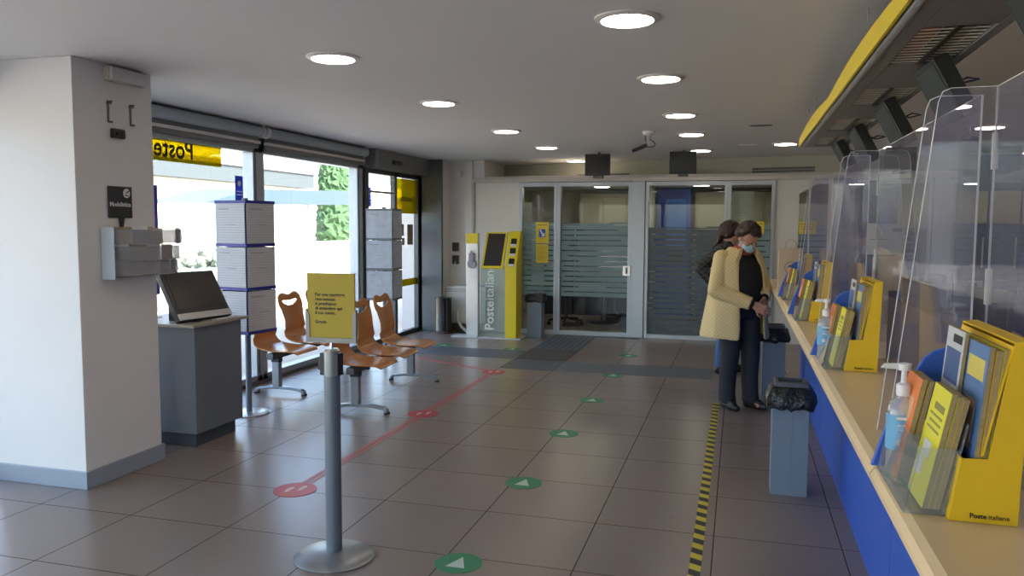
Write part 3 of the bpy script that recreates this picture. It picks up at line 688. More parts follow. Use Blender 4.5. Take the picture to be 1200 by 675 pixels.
# three service slots on the sloping upper face
for k, z in enumerate((1.33, 1.20, 1.06)):
    y = 6.93+(z-1.0)*(.20/.47)
    fm = basis((.115, y-.001, z), (1, 0, 0), (0, .20, .47))
    MB().b(-.035, .045, -.035, .045, 0, .006, fm).build('reader_screen', BLACK, t, bevel=.001)
    MB().b(-.035, .045, -.07, -.037, 0, .006, fm).build('reader_label', PAPER, t)
# screen panel left of the column, same slope
fm = basis((-.13, 7.01, 1.215), (1, .02, 0), (.0, .20, .47))
shear = lambda p: p
def quadprism(pts, name, m, th, off, parent):
    bm = MB(); bm.prism(pts, 'z', off, off+th, fm); return bm.build(name, m, parent, bevel=.003)
quadprism([(-.170, -.265), (.135, -.265), (.150, .265), (-.150, .265)], 'screen_panel', YEL, .035, -.035, t)
quadprism([(-.142, -.235), (.108, -.235), (.122, .240), (-.122, .240)], 'screen', mat('kiosk_screen', (.05, .04, .035), .2), .004, .0005, t)
MB().b(-.34, .035, 7.02, 7.03, .02, 1.0).build('glass_panel', clear('kiosk_glass', (.85, .9, .86), 1.2, 1.5, haze=.12, hazecol=(.7, .75, .68)), t)
def posteit(sz, m, parent, org, xd, yd, b_=.003):
    a = text('Poste', sz, m, parent, basis(org, xd, yd), 'lettering', .0006, b_)
    wv = [(v.co-Vector(org)).dot(Vector(xd)) for v in a.data.vertices]
    o2 = Vector(org)+Vector(xd)*(max(wv)+sz*.06)
    text('italiane', sz, m, parent, basis(o2, xd, yd), 'lettering', .0006)
posteit(.18, WINK, t, (-.155, 7.015, .10), (0, 0, 1), (-1, 0, 0))
MB().b(-.34, .26, 6.90, 7.28, 0, .012).build('base_plate', mat('pale_steel2', (.6, .62, .64), .35, .3), t)

def square_bin(x0, y0, la, w=.20, d=.17, h=.56, rimz=.66, rot=0, bag=True, mbody=GREYB):
    cx, cy = x0+w/2, y0+d/2
    t = thing('paper_bin', la, 'bin', (cx, cy, 0), 'square bins with black liners')
    MB().b(x0, x0+w, y0, y0+d, 0, h).b(x0+w*.55, x0+w*.56, y0-.0015, y0, .01, h-.03).build('body', mbody, t, bevel=.004)
    # crumpled liner folded over the rim
    lin = MB(); rr = []; n = 40; rnd = random.Random(int(x0*100+y0*10))
    for zz, off in ((h-.045, .018), (h-.05, .036), (h-.02, .044), (h+.02, .036), (h+.055, .022), (rimz-.03, .012), (rimz-.03, -.012), (h+.0, -.02)):
        ring = []
        for i in range(n):
            a = 2*PI*i/n; c_, s_ = math.cos(a), math.sin(a)
            k = 1/max(abs(c_), abs(s_)); ex = (w/2)*(k*c_)*.98; ey = (d/2)*(k*s_)*.98
            rad = math.hypot(ex, ey); f = (rad+off+rnd.uniform(-.008, .008)*(1 if off > .015 else 0))/rad
            ring.append(Vector((cx+ex*f, cy+ey*f, zz+(rnd.uniform(-.014, .014) if off > .015 else 0))))
        rr.append(ring)
    lin.rings(rr); lin.build('liner', BAG, t, smooth=True)
    rim = MB()
    for z in (rimz-.028,):
        rim.b(x0+.008, x0+w-.008, y0+.002, y0+.026, z, z+.03).b(x0+.008, x0+w-.008, y0+d-.026, y0+d-.002, z, z+.03).b(x0+.008, x0+.032, y0+.026, y0+d-.026, z, z+.03).b(x0+w-.032, x0+w-.008, y0+.026, y0+d-.026, z, z+.03)
    rim.build('rim', mat('grey_rim', (.10, .10, .11), .4), t, bevel=.004)
    return t
square_bin(.275, 7.2, 'grey square bin standing between the yellow kiosk and the glass door', w=.205, d=.2, h=.545, rimz=.60)
square_bin(3.295, 1.34, 'blue-grey square bin with a bulging black liner, nearest under the counter')
square_bin(3.315, 4.1, 'blue-grey square bin beside the woman in the cream coat')

# yellow poster on the partition window with arrow
t = thing('poster', 'yellow poster with a blue arrow stuck on the partition glass', 'poster', (.39, 7.64, 1.3))
MB().b(.285, .475, 7.634, 7.637, 1.30, 1.60).b(.29, .47, 7.634, 7.637, 1.02, 1.285).build('sheet', mat('poster_yellow', (.78, .60, .05), .5), t)
MB().b(.33, .425, 7.6315, 7.634, 1.385, 1.50).build('blue_square', BLUE, t)
MB().prism([(.340, 1.485), (.358, 1.495), (.395, 1.435), (.415, 1.45), (.415, 1.395), (.365, 1.395), (.382, 1.412)], 'y', 7.629, 7.6315).build('arrow', WINK, t)
pl = MB()
for i in range(9): pl.b(.305, .455-.02*(i % 3), 7.632, 7.634, 1.24-.022*i, 1.245-.022*i)
pl.b(.31, .45, 7.632, 7.634, 1.555, 1.565)
pl.build('text_lines', mat('dark_print', (.25, .2, .03), .6), t)
t = thing('notice', 'small yellow notice on the glass above the people', 'notice', (3.27, 7.64, 1.55))
MB().b(3.19, 3.40, 7.634, 7.637, 1.46, 1.62).build('sheet', MATS['poster_yellow'], t)
MB().b(3.21, 3.38, 7.632, 7.634, 1.58, 1.59).b(3.21, 3.36, 7.632, 7.634, 1.55, 1.557).b(3.21, 3.37, 7.632, 7.634, 1.52, 1.527).build('text_lines', MATS['dark_print'], t)
t = thing('notice', 'white framed notice inside the glass right of the striped door', 'notice', (3.05, 7.7, 1.8))
MB().b(3.0, 3.25, 7.70, 7.704, 1.64, 2.02).build('sheet', mat('cream_paper', (.5, .47, .38), .7), t)
pl = MB()
for i in range(10): pl.b(3.03, 3.2-.02*(i % 4), 7.697, 7.70, 1.97-.03*i, 1.976-.03*i)
pl.build('text_lines', GREYINK, t)

# ---- back rooms behind the glass
t = thing('cash_machine', 'tall blue machine standing in the room behind the striped glass door', 'cash machine', (2.0, 10.4, 0))
MB().b(1.73, 2.30, 10.2, 10.9, 0, 2.19).build('cabinet', mat('deep_blue', (.03, .075, .42), .4), t, bevel=.02)
MB().b(1.90, 2.22, 10.185, 10.2, 1.2, 2.0).build('front_panel', mat('bright_blue', (.05, .20, .66), .35), t, bevel=.03)
MB().b(1.92, 2.20, 10.17, 10.185, .95, 1.15).build('screen', DKSCR, t)
t = thing('wardrobe', 'beige wide cupboard in the back room right of the blue machine', 'cupboard', (3.6, 10.6, 0))
MB().b(2.36, 4.6, 10.4, 11.15, 0, 2.12).build('carcass', BEIGE, t, bevel=.004)
for x in (2.4, 2.95, 3.5, 4.05): MB().b(x, x+.5, 10.385, 10.4, .08, 2.05).build('door', mat('beige_door', (.50, .45, .33), .6), t, bevel=.003)
t = thing('wardrobe', 'beige tall cupboard in the office behind the left glass door', 'cupboard', (.9, 10.8, 0))
MB().b(.35, 1.60, 10.6, 11.15, 0, 2.12).build('carcass', BEIGE, t, bevel=.004)
for x in (.37, .78, 1.19): MB().b(x, x+.39, 10.585, 10.6, .08, 2.05).build('door', mat('beige_door', (.50, .45, .33), .6), t, bevel=.003)
for x0, x1, la in ((-.2, .30, 'added low black cabinet darkening the corner of the left office'), (.36, 1.58, 'added low black cabinet darkening the back wall of the left office'), (2.4, 4.5, 'added low dark cabinet darkening the back room in front of the beige cupboard')):
    t = thing('darkening_cabinet', la, 'cabinet', ((x0+x1)/2, 10.3, 0))  # cabinets added so the lower half of the back rooms looks dark
    MB().b(x0, x1, 10.15, 10.36, 0, 1.5).build('carcass', mat('black_navy_laminate', (.018, .022, .045), .5), t, bevel=.004)
    MB().b(x0+.02, (x0+x1)/2-.005, 10.135, 10.15, .06, 1.47).build('door', MATS['black_navy_laminate'], t, bevel=.002)
    MB().b((x0+x1)/2+.005, x1-.02, 10.135, 10.15, .06, 1.47).build('door', MATS['black_navy_laminate'], t, bevel=.002)
tag(MB().b(1.53, 1.615, 8.3, 8.9, 0, 2.15).build('blue_panel', mat('deep_blue', (.03, .075, .42), .4), bevel=.005), 'blue upright panel against the office wall behind the door', 'panel')
t = thing('table', 'dark round office table behind the left glass door', 'table', (1.05, 9.1, 0))
MB().lathe([(.45, .70), (.46, .71), (.45, .73)], (1.05, 9.1, 0), 36).build('top', BLACK, t, smooth=True)
MB().cyl((1.05, 9.1, .03), (1.05, 9.1, .70), .03).build('column', ALUD, t)
MB().lathe([(.24, 0), (.24, .015), (.04, .04)], (1.05, 9.1, 0), 32).build('base', ALUD, t)
def office_chair(x, y, rot, la, m=BLACK, top=1.02):
    t = thing('office_chair', la, 'chair', (x, y, 0), 'swivel office chairs')
    MB().b(x-.23, x+.23, y-.22, y+.22, .44, .50).build('seat', m, t, bevel=.03, seg=3)
    MB().b(x-.22, x+.22, y+.20, y+.25, .56, top).build('backrest', m, t, bevel=.03, seg=3)
    MB().b(x-.03, x+.03, y+.22, y+.27, .44, .7).build('back_support', BLACK, t)
    MB().cyl((x, y, .1), (x, y, .44), .025).build('gas_column', ALUD, t)
    for k in range(5):
        a = 2*PI*k/5
        l = MB().tube([(x, y, .11), (x+.28*math.cos(a), y+.28*math.sin(a), .075)], .018).build('leg', BLACK, t)
        MB().cyl((x+.27*math.cos(a)-.012, y+.27*math.sin(a), .028), (x+.27*math.cos(a)+.012, y+.27*math.sin(a), .028), .028).build('castor', BLACK, l)
    t.rotation_euler.z = rot; return t
office_chair(.50, 8.75, R(60), 'black swivel chair left of the round table behind the glass')
office_chair(1.12, 9.72, R(10), 'black swivel chair on the far side of the round table')

# ================================================================== FLOOR MARKINGS
def flat(name, poly, m, la, cat, z=.0015, group=None, z0=.0):
    return tag(MB().prism(poly, 'z', z0, z).build(name, m), la, cat, group)
def rect(a, b, c, d): return [(a, c), (b, c), (b, d), (a, d)]
flat('tactile_strip', rect(-1.3, .58, 5.42, 6.02), TACT, 'grey tactile strip leading from the entrance to the brown mat', 'floor strip', .003)
flat('tactile_strip', rect(1.22, 2.86, 4.80, 5.40), TACT, 'grey tactile strip leading towards the women at the counter', 'floor strip', .003)
flat('tactile_strip', rect(.6, 1.2, 6.24, 7.44), TACTV, 'ribbed tactile strip leading to the left glass door', 'floor strip', .003)
flat('tactile_strip', rect(.6, 1.78, 7.45, 7.59), GREYP, 'narrow dark strip along the threshold of the glass door', 'floor strip', .003)
flat('tactile_mat', rect(.6, 1.2, 5.42, 6.22), mat('brown_rubber', (.075, .065, .055), .7), 'plain brown mat where the tactile strips meet', 'mat', .004)
flat('tactile_mat', rect(.6, 1.2, 4.80, 5.40), DOTS, 'dotted grey tactile plate in front of the brown mat', 'mat', .003)
for k, (x, y, la) in enumerate(((1.88, -.07, 'green round arrow sticker nearest the barrier post'), (1.87, 1.12, 'green round arrow sticker, second from the front'), (1.86, 2.31, 'green round arrow sticker, third from the front'),
                                (1.86, 3.5, 'green round arrow sticker, fourth from the front'), (1.86, 4.73, 'green round arrow sticker just before the tactile strip'), (1.85, 6.03, 'green round arrow sticker between the tactile strip and the doors'),
                                (.38, 6.1, 'green round arrow sticker beside the brown mat'), (-.55, 6.15, 'green round arrow sticker just inside the entrance'))):
    g = thing('arrow_sticker', la, 'floor sticker', (x, y, 0), 'green arrow stickers on the floor')
    MB().cyl((x, y, 0), (x, y, .0018), .11, n=40).build('disc', GREEN, g)
    MB().prism([(x-.045, y-.05), (x+.045, y-.05), (x, y+.065)], 'z', .0018, .0026).build('arrow', mat('pale_green_print', (.5, .6, .52), .5), g)
for k, (y, la) in enumerate(((.61, 'red round footprint sticker nearest the barrier post'), (2.58, 'red round footprint sticker beside the orange bench'), (4.54, 'red round footprint sticker at the bend of the red line'))):
    x = .62
    g = thing('footprint_sticker', la, 'floor sticker', (x, y, 0), 'red footprint stickers on the floor')
    MB().cyl((x, y, 0), (x, y, .0024), .125, n=40).build('disc', RED, g)
    for s_, dy in ((-1, -.012), (1, .03)):
        f = [(x+s_*.032+.016*math.cos(a)*(1.15 if math.sin(a) > 0 else .85), y+dy+.05*math.sin(a)) for a in [2*PI*i/16 for i in range(16)]]
        MB().prism(f, 'z', .0024, .0032).build('footprint', mat('pale_pink_print', (.7, .5, .48), .5), g)
def line(p, q, w, off):
    d = (Vector(q)-Vector(p)).normalized(); n_ = Vector((-d.y, d.x)); a = Vector(p)+n_*off; b_ = Vector(q)+n_*off
    return [tuple(a-n_*w/2), tuple(b_-n_*w/2), tuple(b_+n_*w/2), tuple(a+n_*w/2)]
for nm, p, q, la in (('a', (.62, .72), (.62, 4.5), 'long red double queue line running past the bench towards the far corner'), ('b', (.56, 4.6), (-1.05, 5.42), 'faint red double line running from the bend towards the entrance')):
    m_ = MB(); m_.prism(line(p, q, .020, -.026), 'z', 0, .0014); m_.prism(line(p, q, .034, .014), 'z', 0, .0014)
    tag(m_.build('queue_line', REDT), la, 'floor tape')
flat('hazard_tape', rect(2.902, 2.955, -1.2, 3.72), HAZ, 'yellow and black striped safety tape running along the counter', 'floor tape', .0015)

# ================================================================== COUNTER
CT = 1.05
fans = [-3.1, -1.62, -.12, 1.41, 2.62]
ends = fans+[4.6]
names = ['counter section nearest the viewer, in front of the large brochure box', 'counter section holding the second brochure box from the front', 'counter section holding the third brochure box from the front', 'far counter section beside the woman in the cream coat', 'last counter section carrying the paper bag']
for i in range(5):
    y0, y1 = ends[i], ends[i+1]
    t = thing('service_counter', 'pale beech and blue '+names[i], 'counter', (3.7, (y0+y1)/2, 0), 'counter sections in one row')
    off = .010*(i % 2)
    prof = [(3.385, CT), (3.37, CT-.006), (3.362, CT-.018), (3.362, CT-.03), (3.37, CT-.042), (3.385, CT-.048), (4.15, CT-.048), (4.15, CT)]
    MB().prism(prof, 'y', y0+.004, y1-.004).build('worktop', WOODC, t, smooth=False)
    MB().b(3.68, 3.72, y0+.003, y1-.003, 0.0, CT-.048).build('front_panel', BLUE, t)
    MB().b(3.72, 4.1, y1-.04, y1-.006, 0, CT-.048).build('side_panel', PANELW, t)
for k, y in enumerate(fans[1:]):
    pts = [(3.362, CT+.0), (3.392, CT+.10), (3.42, CT+.165), (3.44, CT+.205), (3.455, CT+.235), (3.475, CT+.25), (3.51, CT+.262), (3.60, CT+.262), (3.60, CT)]
    tag(MB().prism(pts, 'y', y-.006, y+.006).build('counter_divider', BLUE, bevel=.003),
        ['blue rounded divider on the counter behind the nearest sanitiser bottle', 'blue rounded divider behind the second sanitiser bottle', 'blue rounded divider left of the third brochure box', 'farthest blue rounded divider in front of the paper bag'][k], 'divider', 'blue dividers on the counter')

# acrylic screens
def sheet_x(y0, y1, la, z1=1.86, x=3.62):
    t = thing('acrylic_screen', la, 'acrylic screen', (x, (y0+y1)/2, CT), 'long acrylic sheets above the counter')
    MB().b(x-.002, x+.002, y0, y1, CT+.001, z1).build('sheet', PLEXI, t)
    e = MB().b(x-.0022, x+.0022, y0-.002, y0, CT+.001, z1).b(x-.0022, x+.0022, y1, y1+.002, CT+.001, z1).b(x-.0022, x+.0022, y0, y1, z1, z1+.0015)
    e.build('polished_edge', PLEXIEDGE, t)
    c_ = MB()
    for z in (z1-.12, z1-.42, CT+.12):
        c_.b(x-.006, x+.006, y1-.004, y1+.006, z-.06, z+.02)
    c_.build('clip', mat('clip_plastic', (.55, .55, .56), .3), t)
sheet_x(-3.0, -1.42, 'acrylic sheet at the right edge beside the nearest brochure box')
sheet_x(-1.30, .11, 'acrylic sheet between the first and second brochure boxes')
sheet_x(.35, 1.74, 'acrylic sheet beyond the second brochure box')
sheet_x(1.98, 3.3, 'acrylic sheet beside the third and fourth brochure boxes')
sheet_x(3.45, 4.55, 'farthest acrylic sheet behind the paper bag')
def wing(y, la):
    x0, x1, z0, z1 = 3.425, 3.617, CT, 1.86
    t = thing('acrylic_wing', la, 'acrylic screen', (3.52, y, CT), 'slanted acrylic side wings')
    pts = [(x0, z0+.001), (x0+.078, z1-.03), (x0+.086, z1-.008), (x0+.104, z1), (x1, z1), (x1, z0+.001)]
    MB().prism(pts, 'y', y-.002, y+.002).build('sheet', PLEXI, t)
    e = MB(); e.prism([(x0-.0015, z0+.001), (x0+.0765, z1-.03), (x0+.0845, z1-.006), (x0+.103, z1+.0015), (x1, z1+.0015), (x1, z1), (x0+.104, z1), (x0+.086, z1-.008), (x0+.078, z1-.03), (x0, z0+.001)], 'y', y-.0022, y+.0022)
    e.build('polished_edge', PLEXIEDGE, t)
wing(-1.30, 'slanted acrylic wing behind the nearest brochure box, farther of the pair')
wing(-1.42, 'slanted acrylic wing behind the nearest brochure box, nearer of the pair')
wing(.115, 'slanted acrylic wing behind the second brochure box, nearer of the pair')
wing(.345, 'slanted acrylic wing behind the second brochure box, farther of the pair')
wing(1.745, 'slanted acrylic wing behind the third brochure box, nearer of the pair')
wing(1.975, 'slanted acrylic wing behind the third brochure box, farther of the pair')

# brochure boxes with their brochures
YB = [-1.93, -.46, 1.04, 2.26]
ordn = ['nearest', 'second', 'third', 'fourth']
t = thing('brochure_box', 'yellow cardboard brochure box nearest the viewer on the counter', 'brochure box', (3.49, -1.93, CT), 'yellow brochure boxes along the counter')
S = [(3.44, CT+.001), (3.545, CT+.001), (3.552, CT+.315), (3.527, CT+.312), (3.497, CT+.112), (3.456, CT+.110)]
MB().prism(S, 'y', -1.93, -1.926).build('side_panel', YELC, t); MB().prism(S, 'y', -1.612, -1.608).build('side_panel', YELC, t)
MB().prism([(3.44, CT+.001), (3.456, CT+.110), (3.459, CT+.110), (3.443, CT+.001)], 'y', -1.926, -1.612).build('front_panel', YELC, t)
MB().prism([(3.545, CT+.001), (3.552, CT+.315), (3.549, CT+.315), (3.542, CT+.001)], 'y', -1.926, -1.612).prism([(3.527, CT+.312), (3.552, CT+.315), (3.552, CT+.312), (3.528, CT+.309)], 'y', -1.926, -1.612).build('back_panel', YELC, t)
MB().b(3.443, 3.543, -1.926, -1.612, CT+.001, CT+.004).build('bottom_panel', YELC, t)
MB().prism([(3.488, CT+.115), (3.525, CT+.305), (3.527, CT+.305), (3.490, CT+.115)], 'y', -1.926, -1.612).build('divider_panel', YELC, t)
text('Poste', .0115, INK, t, basis((3.472, -1.9305, CT+.009), (1, 0, 0), (0, 0, 1)), 'lettering', .0003, .0003)
text('italiane', .0115, INK, t, basis((3.5005, -1.9305, CT+.009), (1, 0, 0), (0, 0, 1)), 'lettering', .0003)
BOX = t
def brochure(name, la, group, x0, x1, z0, z1, y0, y1, cover, th, lean, page=PAGE, deco=None, cat='brochure'):
    """upright brochure, cover facing -x; bottom at x0, leaning by 'lean' to +x at the top"""
    t = thing(name, la, cat, (x0, (y0+y1)/2, z0), group)
    MB().prism([(x0, z0), (x0+th, z0), (x0+th+lean, z1), (x0+lean, z1)], 'y', y0, y1).build('pages', page, t)
    MB().prism([(x0-.001, z0), (x0, z0), (x0+lean, z1), (x0-.001+lean, z1)], 'y', y0-.0005, y1).build('cover', cover, t)
    h = z1-z0
    def pt(f): return x0-.001+lean*f
    if deco:
        for (f0, f1, g0, g1, m_) in deco:
            a, b_ = pt(f0), pt(f1); ya = y0+(y1-y0)*g0; yb = y0+(y1-y0)*g1
            MB().prism([(a-.0006, z0+h*f0), (a, z0+h*f0), (b_, z0+h*f1), (b_-.0006, z0+h*f1)], 'y', ya, yb).build('cover_print', m_, t)
    return t
SKINP = mat('printed_face', (.45, .28, .2), .5); NAVYP = mat('printed_navy', (.05, .10, .25), .5)
protos = []
specs = [
    ('photo brochure with a pale cover in the rear slot of the ', .476, .006, -1.80, -1.68, mat('pale_cover', (.55, .57, .6), .35), .255, [(.1, .5, .2, .8, SKINP), (.6, .85, .1, .9, NAVYP), (.9, .96, .1, .6, INK)]),
    ('blue photo brochure with a portrait in the rear slot of the ', .484, .008, -1.92, -1.80, mat('blue_cover', (.10, .2, .42), .35), .245, [(.25, .6, .3, .8, SKINP), (.1, .3, .15, .85, NAVYP), (.75, .9, .1, .9, mat('printed_yellow', (.6, .5, .1), .5))]),
    ('thick tan brochure stack behind the blue one in the ', .494, .010, -1.92, -1.70, YELC, .240, None),
    ('thin tan brochure packed in the middle of the ', .506, .007, -1.92, -1.70, YELD, .243, None),
    ('rearmost tan brochure against the back of the ', .515, .008, -1.92, -1.70, YELC, .246, None)]
for la, dx, th, y0, y1, cov, hh, deco in specs:
    x = 3.0+dx-.012
    protos.append(brochure('brochure', la+'nearest brochure box', 'brochures in the rear slots of the yellow boxes', x, 0, CT+.055, CT+.055+hh, y0, y1, cov, th, .022, deco=deco))
# rear leaflets stand on the stepped shelf
front = []
fspec = [('orange leaflet, frontmost in the clear rack beside the ', ORANGE, 3.385, -1.77, -1.65, .205, [(.15, .5, .3, .7, mat('printed_violet', (.25, .12, .3), .5)), (.6, .8, .2, .8, mat('printed_peach', (.75, .4, .2), .5))]),
         ('dark orange leaflet behind the orange one beside the ', DORANGE, 3.396, -1.77, -1.65, .202, None),
         ('yellow leaflet, frontmost in the clear rack beside the ', YELD, 3.404, -1.905, -1.785, .205, [(.13, .30, .2, .5, PAPER), (.15, .27, .24, .46, INK), (.32, .48, .35, .7, PAPER), (.5, .53, .15, .85, mat('olive_print', (.25, .24, .05), .5)), (.57, .60, .15, .8, MATS['olive_print'] if 'olive_print' in MATS else INK), (.64, .67, .15, .85, INK)]),
         ('yellow leaflet behind the front one beside the ', YELD, 3.414, -1.905, -1.785, .200, None),
         ('rearmost yellow leaflet in the clear rack beside the ', YELC, 3.423, -1.905, -1.785, .196, None)]
fspec[2] = (fspec[2][0], fspec[2][1], fspec[2][2], fspec[2][3], fspec[2][4], fspec[2][5], [(.2, .36, .55, .9, PAPER), (.38, .52, .35, .75, PAPER), (.395, .505, .40, .70, INK), (.62, .64, .15, .85, MATS['olive_print']), (.68, .70, .15, .8, MATS['olive_print']), (.74, .76, .15, .85, MATS['olive_print']), (.80, .86, .15, .7, MATS['olive_print'])])
for la, cov, x, y0, y1, hh, deco in fspec:
    front.append(brochure('leaflet', la+'nearest brochure box', 'leaflets in the clear front racks', x, 0, CT+.009, CT+.009+hh, y0, y1, cov, .0085, .040, deco=deco, cat='leaflet'))
rk = thing('leaflet_holder', 'clear plastic rack of leaflets leaning beside the nearest brochure box', 'leaflet holder', (3.41, -1.78, CT), 'clear leaflet racks on the counter')
MB().prism([(3.372, CT+.001), (3.3745, CT+.001), (3.398, CT+.12), (3.3955, CT+.12)], 'y', -1.912, -1.64).prism([(3.436, CT+.001), (3.4385, CT+.001), (3.470, CT+.165), (3.4675, CT+.165)], 'y', -1.912, -1.64).b(3.372, 3.438, -1.912, -1.64, CT+.001, CT+.005).prism([(3.372, CT+.001), (3.437, CT+.001), (3.46, CT+.12), (3.397, CT+.12)], 'y', -1.914, -1.912).build('pocket', CLEARP, rk)
MB().prism([(3.376, CT+.006), (3.434, CT+.006), (3.455, CT+.11), (3.40, CT+.11)], 'y', -1.781, -1.779).build('pocket_divider', CLEARP, rk)
for i in range(1, 4):
    dy = YB[i]-YB[0]
    nm = ordn[i]
    dup(BOX, (0.008, dy, 0), 'yellow cardboard brochure box, %s from the front on the counter' % nm)
    for p_, sp in zip(protos, specs): dup(p_, (.008, dy, 0), sp[0]+nm+' brochure box')
    for p_, sp in zip(front, fspec): dup(p_, (.008, dy, 0), sp[0]+nm+' brochure box')
    dup(rk, (.008, dy, 0), 'clear plastic rack of leaflets leaning beside the %s brochure box' % nm)

# hand sanitiser bottles
t = thing('sanitizer_bottle', 'pump bottle of hand sanitiser with a blue label by the nearest brochure box', 'bottle', (3.405, -1.72+.06, CT), 'sanitiser bottles on the counter')
cx, cy = 3.398, -1.66
cy = -1.645+.0
cy = -1.70; cx = 3.405
MB().lathe([(.012, .001), (.027, .001), (.029, .006), (.029, .135), (.025, .155), (.011, .168), (.011, .175)], (cx, cy, CT), 28).build('bottle', HAND, t, smooth=True)
MB().lathe([(.010, .004), (.0265, .004), (.0265, .062), (.010, .063)], (cx, cy, CT), 28).build('gel', clear('gel', (.6, .66, .72), 1, 1.36, haze=.5, hazecol=(.22, .25, .30)), t, smooth=True)
MB().cyl((cx, cy, CT+.062), (cx, cy, CT+.132), .0297, n=28).build('label', LBLUE, t, smooth=True)
MB().b(cx-.016, cx+.016, cy-.0315, cy-.0292, CT+.125, CT+.13).b(cx-.014, cx+.014, cy-.0315, cy-.0292, CT+.112, CT+.115).b(cx-.014, cx+.010, cy-.0315, cy-.0292, CT+.103, CT+.106).cyl((cx-.008, cy-.0305, CT+.078), (cx-.008, cy-.0292, CT+.078), .007).build('label_print', WINK, t)
MB().lathe([(.013, .168), (.014, .172), (.014, .19), (.006, .195), (.005, .218), (.012, .219), (.013, .232), (.004, .234)], (cx, cy, CT), 24).prism([(cx-.04, CT+.222), (cx, CT+.220), (cx, CT+.232), (cx-.036, CT+.231), (cx-.043, CT+.222)], 'y', cy-.005, cy+.005).build('pump', mat('white_plastic', (.75, .76, .78), .35), t, smooth=False)
dup(t, (.0, 1.46, 0), 'pump bottle of hand sanitiser by the second brochure box')

# paper bag
t = thing('paper_bag', 'brown paper carrier bag with a round printed logo on the counter', 'bag', (3.46, 3.05, CT))
a0, a1, b0, b1 = 3.38, 3.56, 3.0, 3.12
bag = MB()
bag.rings([[Vector((a0, b0, CT+.002)), Vector(((a0+a1)/2, b0-.004, CT+.002)), Vector((a1, b0, CT+.002)), Vector((a1, b1, CT+.002)), Vector((a0, b1, CT+.002))],
           [Vector((a0, b0, CT+.16)), Vector(((a0+a1)/2, b0-.006, CT+.16)), Vector((a1, b0, CT+.16)), Vector((a1, b1, CT+.16)), Vector((a0, b1, CT+.16))],
           [Vector((a0+.006, b0+.02, CT+.335)), Vector(((a0+a1)/2, b0+.012, CT+.335)), Vector((a1-.006, b0+.02, CT+.335)), Vector((a1-.006, b1-.02, CT+.335)), Vector((a0+.006, b1-.02, CT+.335))]])
bag.build('bag_body', KRAFT, t)
hl = MB()
for yy in (b0+.02, b1-.03): hl.tube([((a0+a1)/2-.04, yy, CT+.30), ((a0+a1)/2-.04, yy, CT+.38), ((a0+a1)/2-.015, yy, CT+.40), ((a0+a1)/2+.015, yy, CT+.40), ((a0+a1)/2+.04, yy, CT+.38), ((a0+a1)/2+.04, yy, CT+.30)], .004)
hl.build('handle', KRAFT, t)
lg = MB()
cxg, czg = (a0+a1)/2, CT+.19
for r_ in (.045,):
    for i in range(28):
        p0 = (cxg+r_*math.cos(2*PI*i/28), b0-.0085, czg+r_*math.sin(2*PI*i/28)); p1 = (cxg+r_*math.cos(2*PI*(i+1)/28), b0-.0085, czg+r_*math.sin(2*PI*(i+1)/28))
        lg.cyl(p0, p1, .0015, n=5)
arc = [(cxg+.024*math.cos(R(a)), czg+.02*math.sin(R(a))) for a in range(20, 161, 20)]+[(cxg+.014*math.cos(R(a)), czg+.011*math.sin(R(a))) for a in range(160, 19, -20)]
lg.prism(arc, 'y', b0-.0085, b0-.006).cyl((cxg, b0-.0085, czg-.012), (cxg, b0-.006, czg-.012), .007)
lg.build('printed_logo', INK, t)

# ================================================================== OVERHEAD LIGHT BAR
t = thing('overhead_bar', 'long suspended bar with a wavy yellow edge and louvres coloured as if lit over the counter', 'light fitting', (3.68, 1.3, 2.2))
y0, y1 = -4.2, 3.55
pts = []; N = 90
for i in range(N+1):
    y = y0+(y1-y0)*i/N
    ph = ((y+.9) % 2.25)/2.25
    pts.append((y, 2.262+.035*math.sin(PI*ph)))
MB().prism([(y0, 2.205)]+pts+[(y1, 2.205)], 'x', 3.535, 3.545).build('wavy_fascia', YEL, t)
GRB = mat('bar_grey', (.24, .24, .235), .45, .3)
frm = MB().b(3.575, 3.64, y0, y1, 2.20, 2.25).b(3.86, 3.90, y0, y1, 2.20, 2.25)
cells = [(-3.1, -1.9), (-1.5, -.55), (-.50, .12), (.72, 1.25), (1.82, 2.42), (2.85, 3.45)]
cells = [(-3.2, -2.5), (-1.9, -1.2), (-.50, .14), (.70, 1.25), (1.80, 2.42), (2.85, 3.42)]
ys = [y0]+[v for c_ in cells for v in c_]+[y1]
for a, b_ in zip(ys[0::2], ys[1::2]): frm.b(3.64, 3.86, a, b_, 2.20, 2.25)
frm.build('housing', GRB, t, bevel=.003)
MB().cyl((3.572, y0, 2.212), (3.572, y1, 2.212), .018, n=16).build('edge_tube', mat('tube_grey', (.34, .34, .33), .35, .4), t, smooth=True)
rng = random.Random(4)
for ci, (a, b_) in enumerate(cells):
    lv = MB()
    n_ = int((b_-a)/.048)
    for i in range(n_+1):
        yy = a+(b_-a)*i/n_
        lv.b(3.645, 3.745, yy, yy+.015, 2.205, 2.206).b(3.76, 3.855, yy, yy+.015, 2.205, 2.206)
    MB().b(3.743, 3.762, a, b_, 2.198, 2.24).build('centre_strip', BLACK, t)
    lv.build('louvre', mat('louvre_cream_glow', (.92, .86, .7), .35), t)  # blades and brown reflectors lightened in colour to look lit; nothing here emits
    for q, (xa, xb) in enumerate(((3.645, 3.745), (3.76, 3.855))):
        MB().b(xa, xb, a, b_, 2.245, 2.249).build('reflector', mat('reflector_rust', (.42, .09, .04), .4) if ci == 2 and q == 0 else mat('reflector_brown', (.22, .13, .08), .4), t)
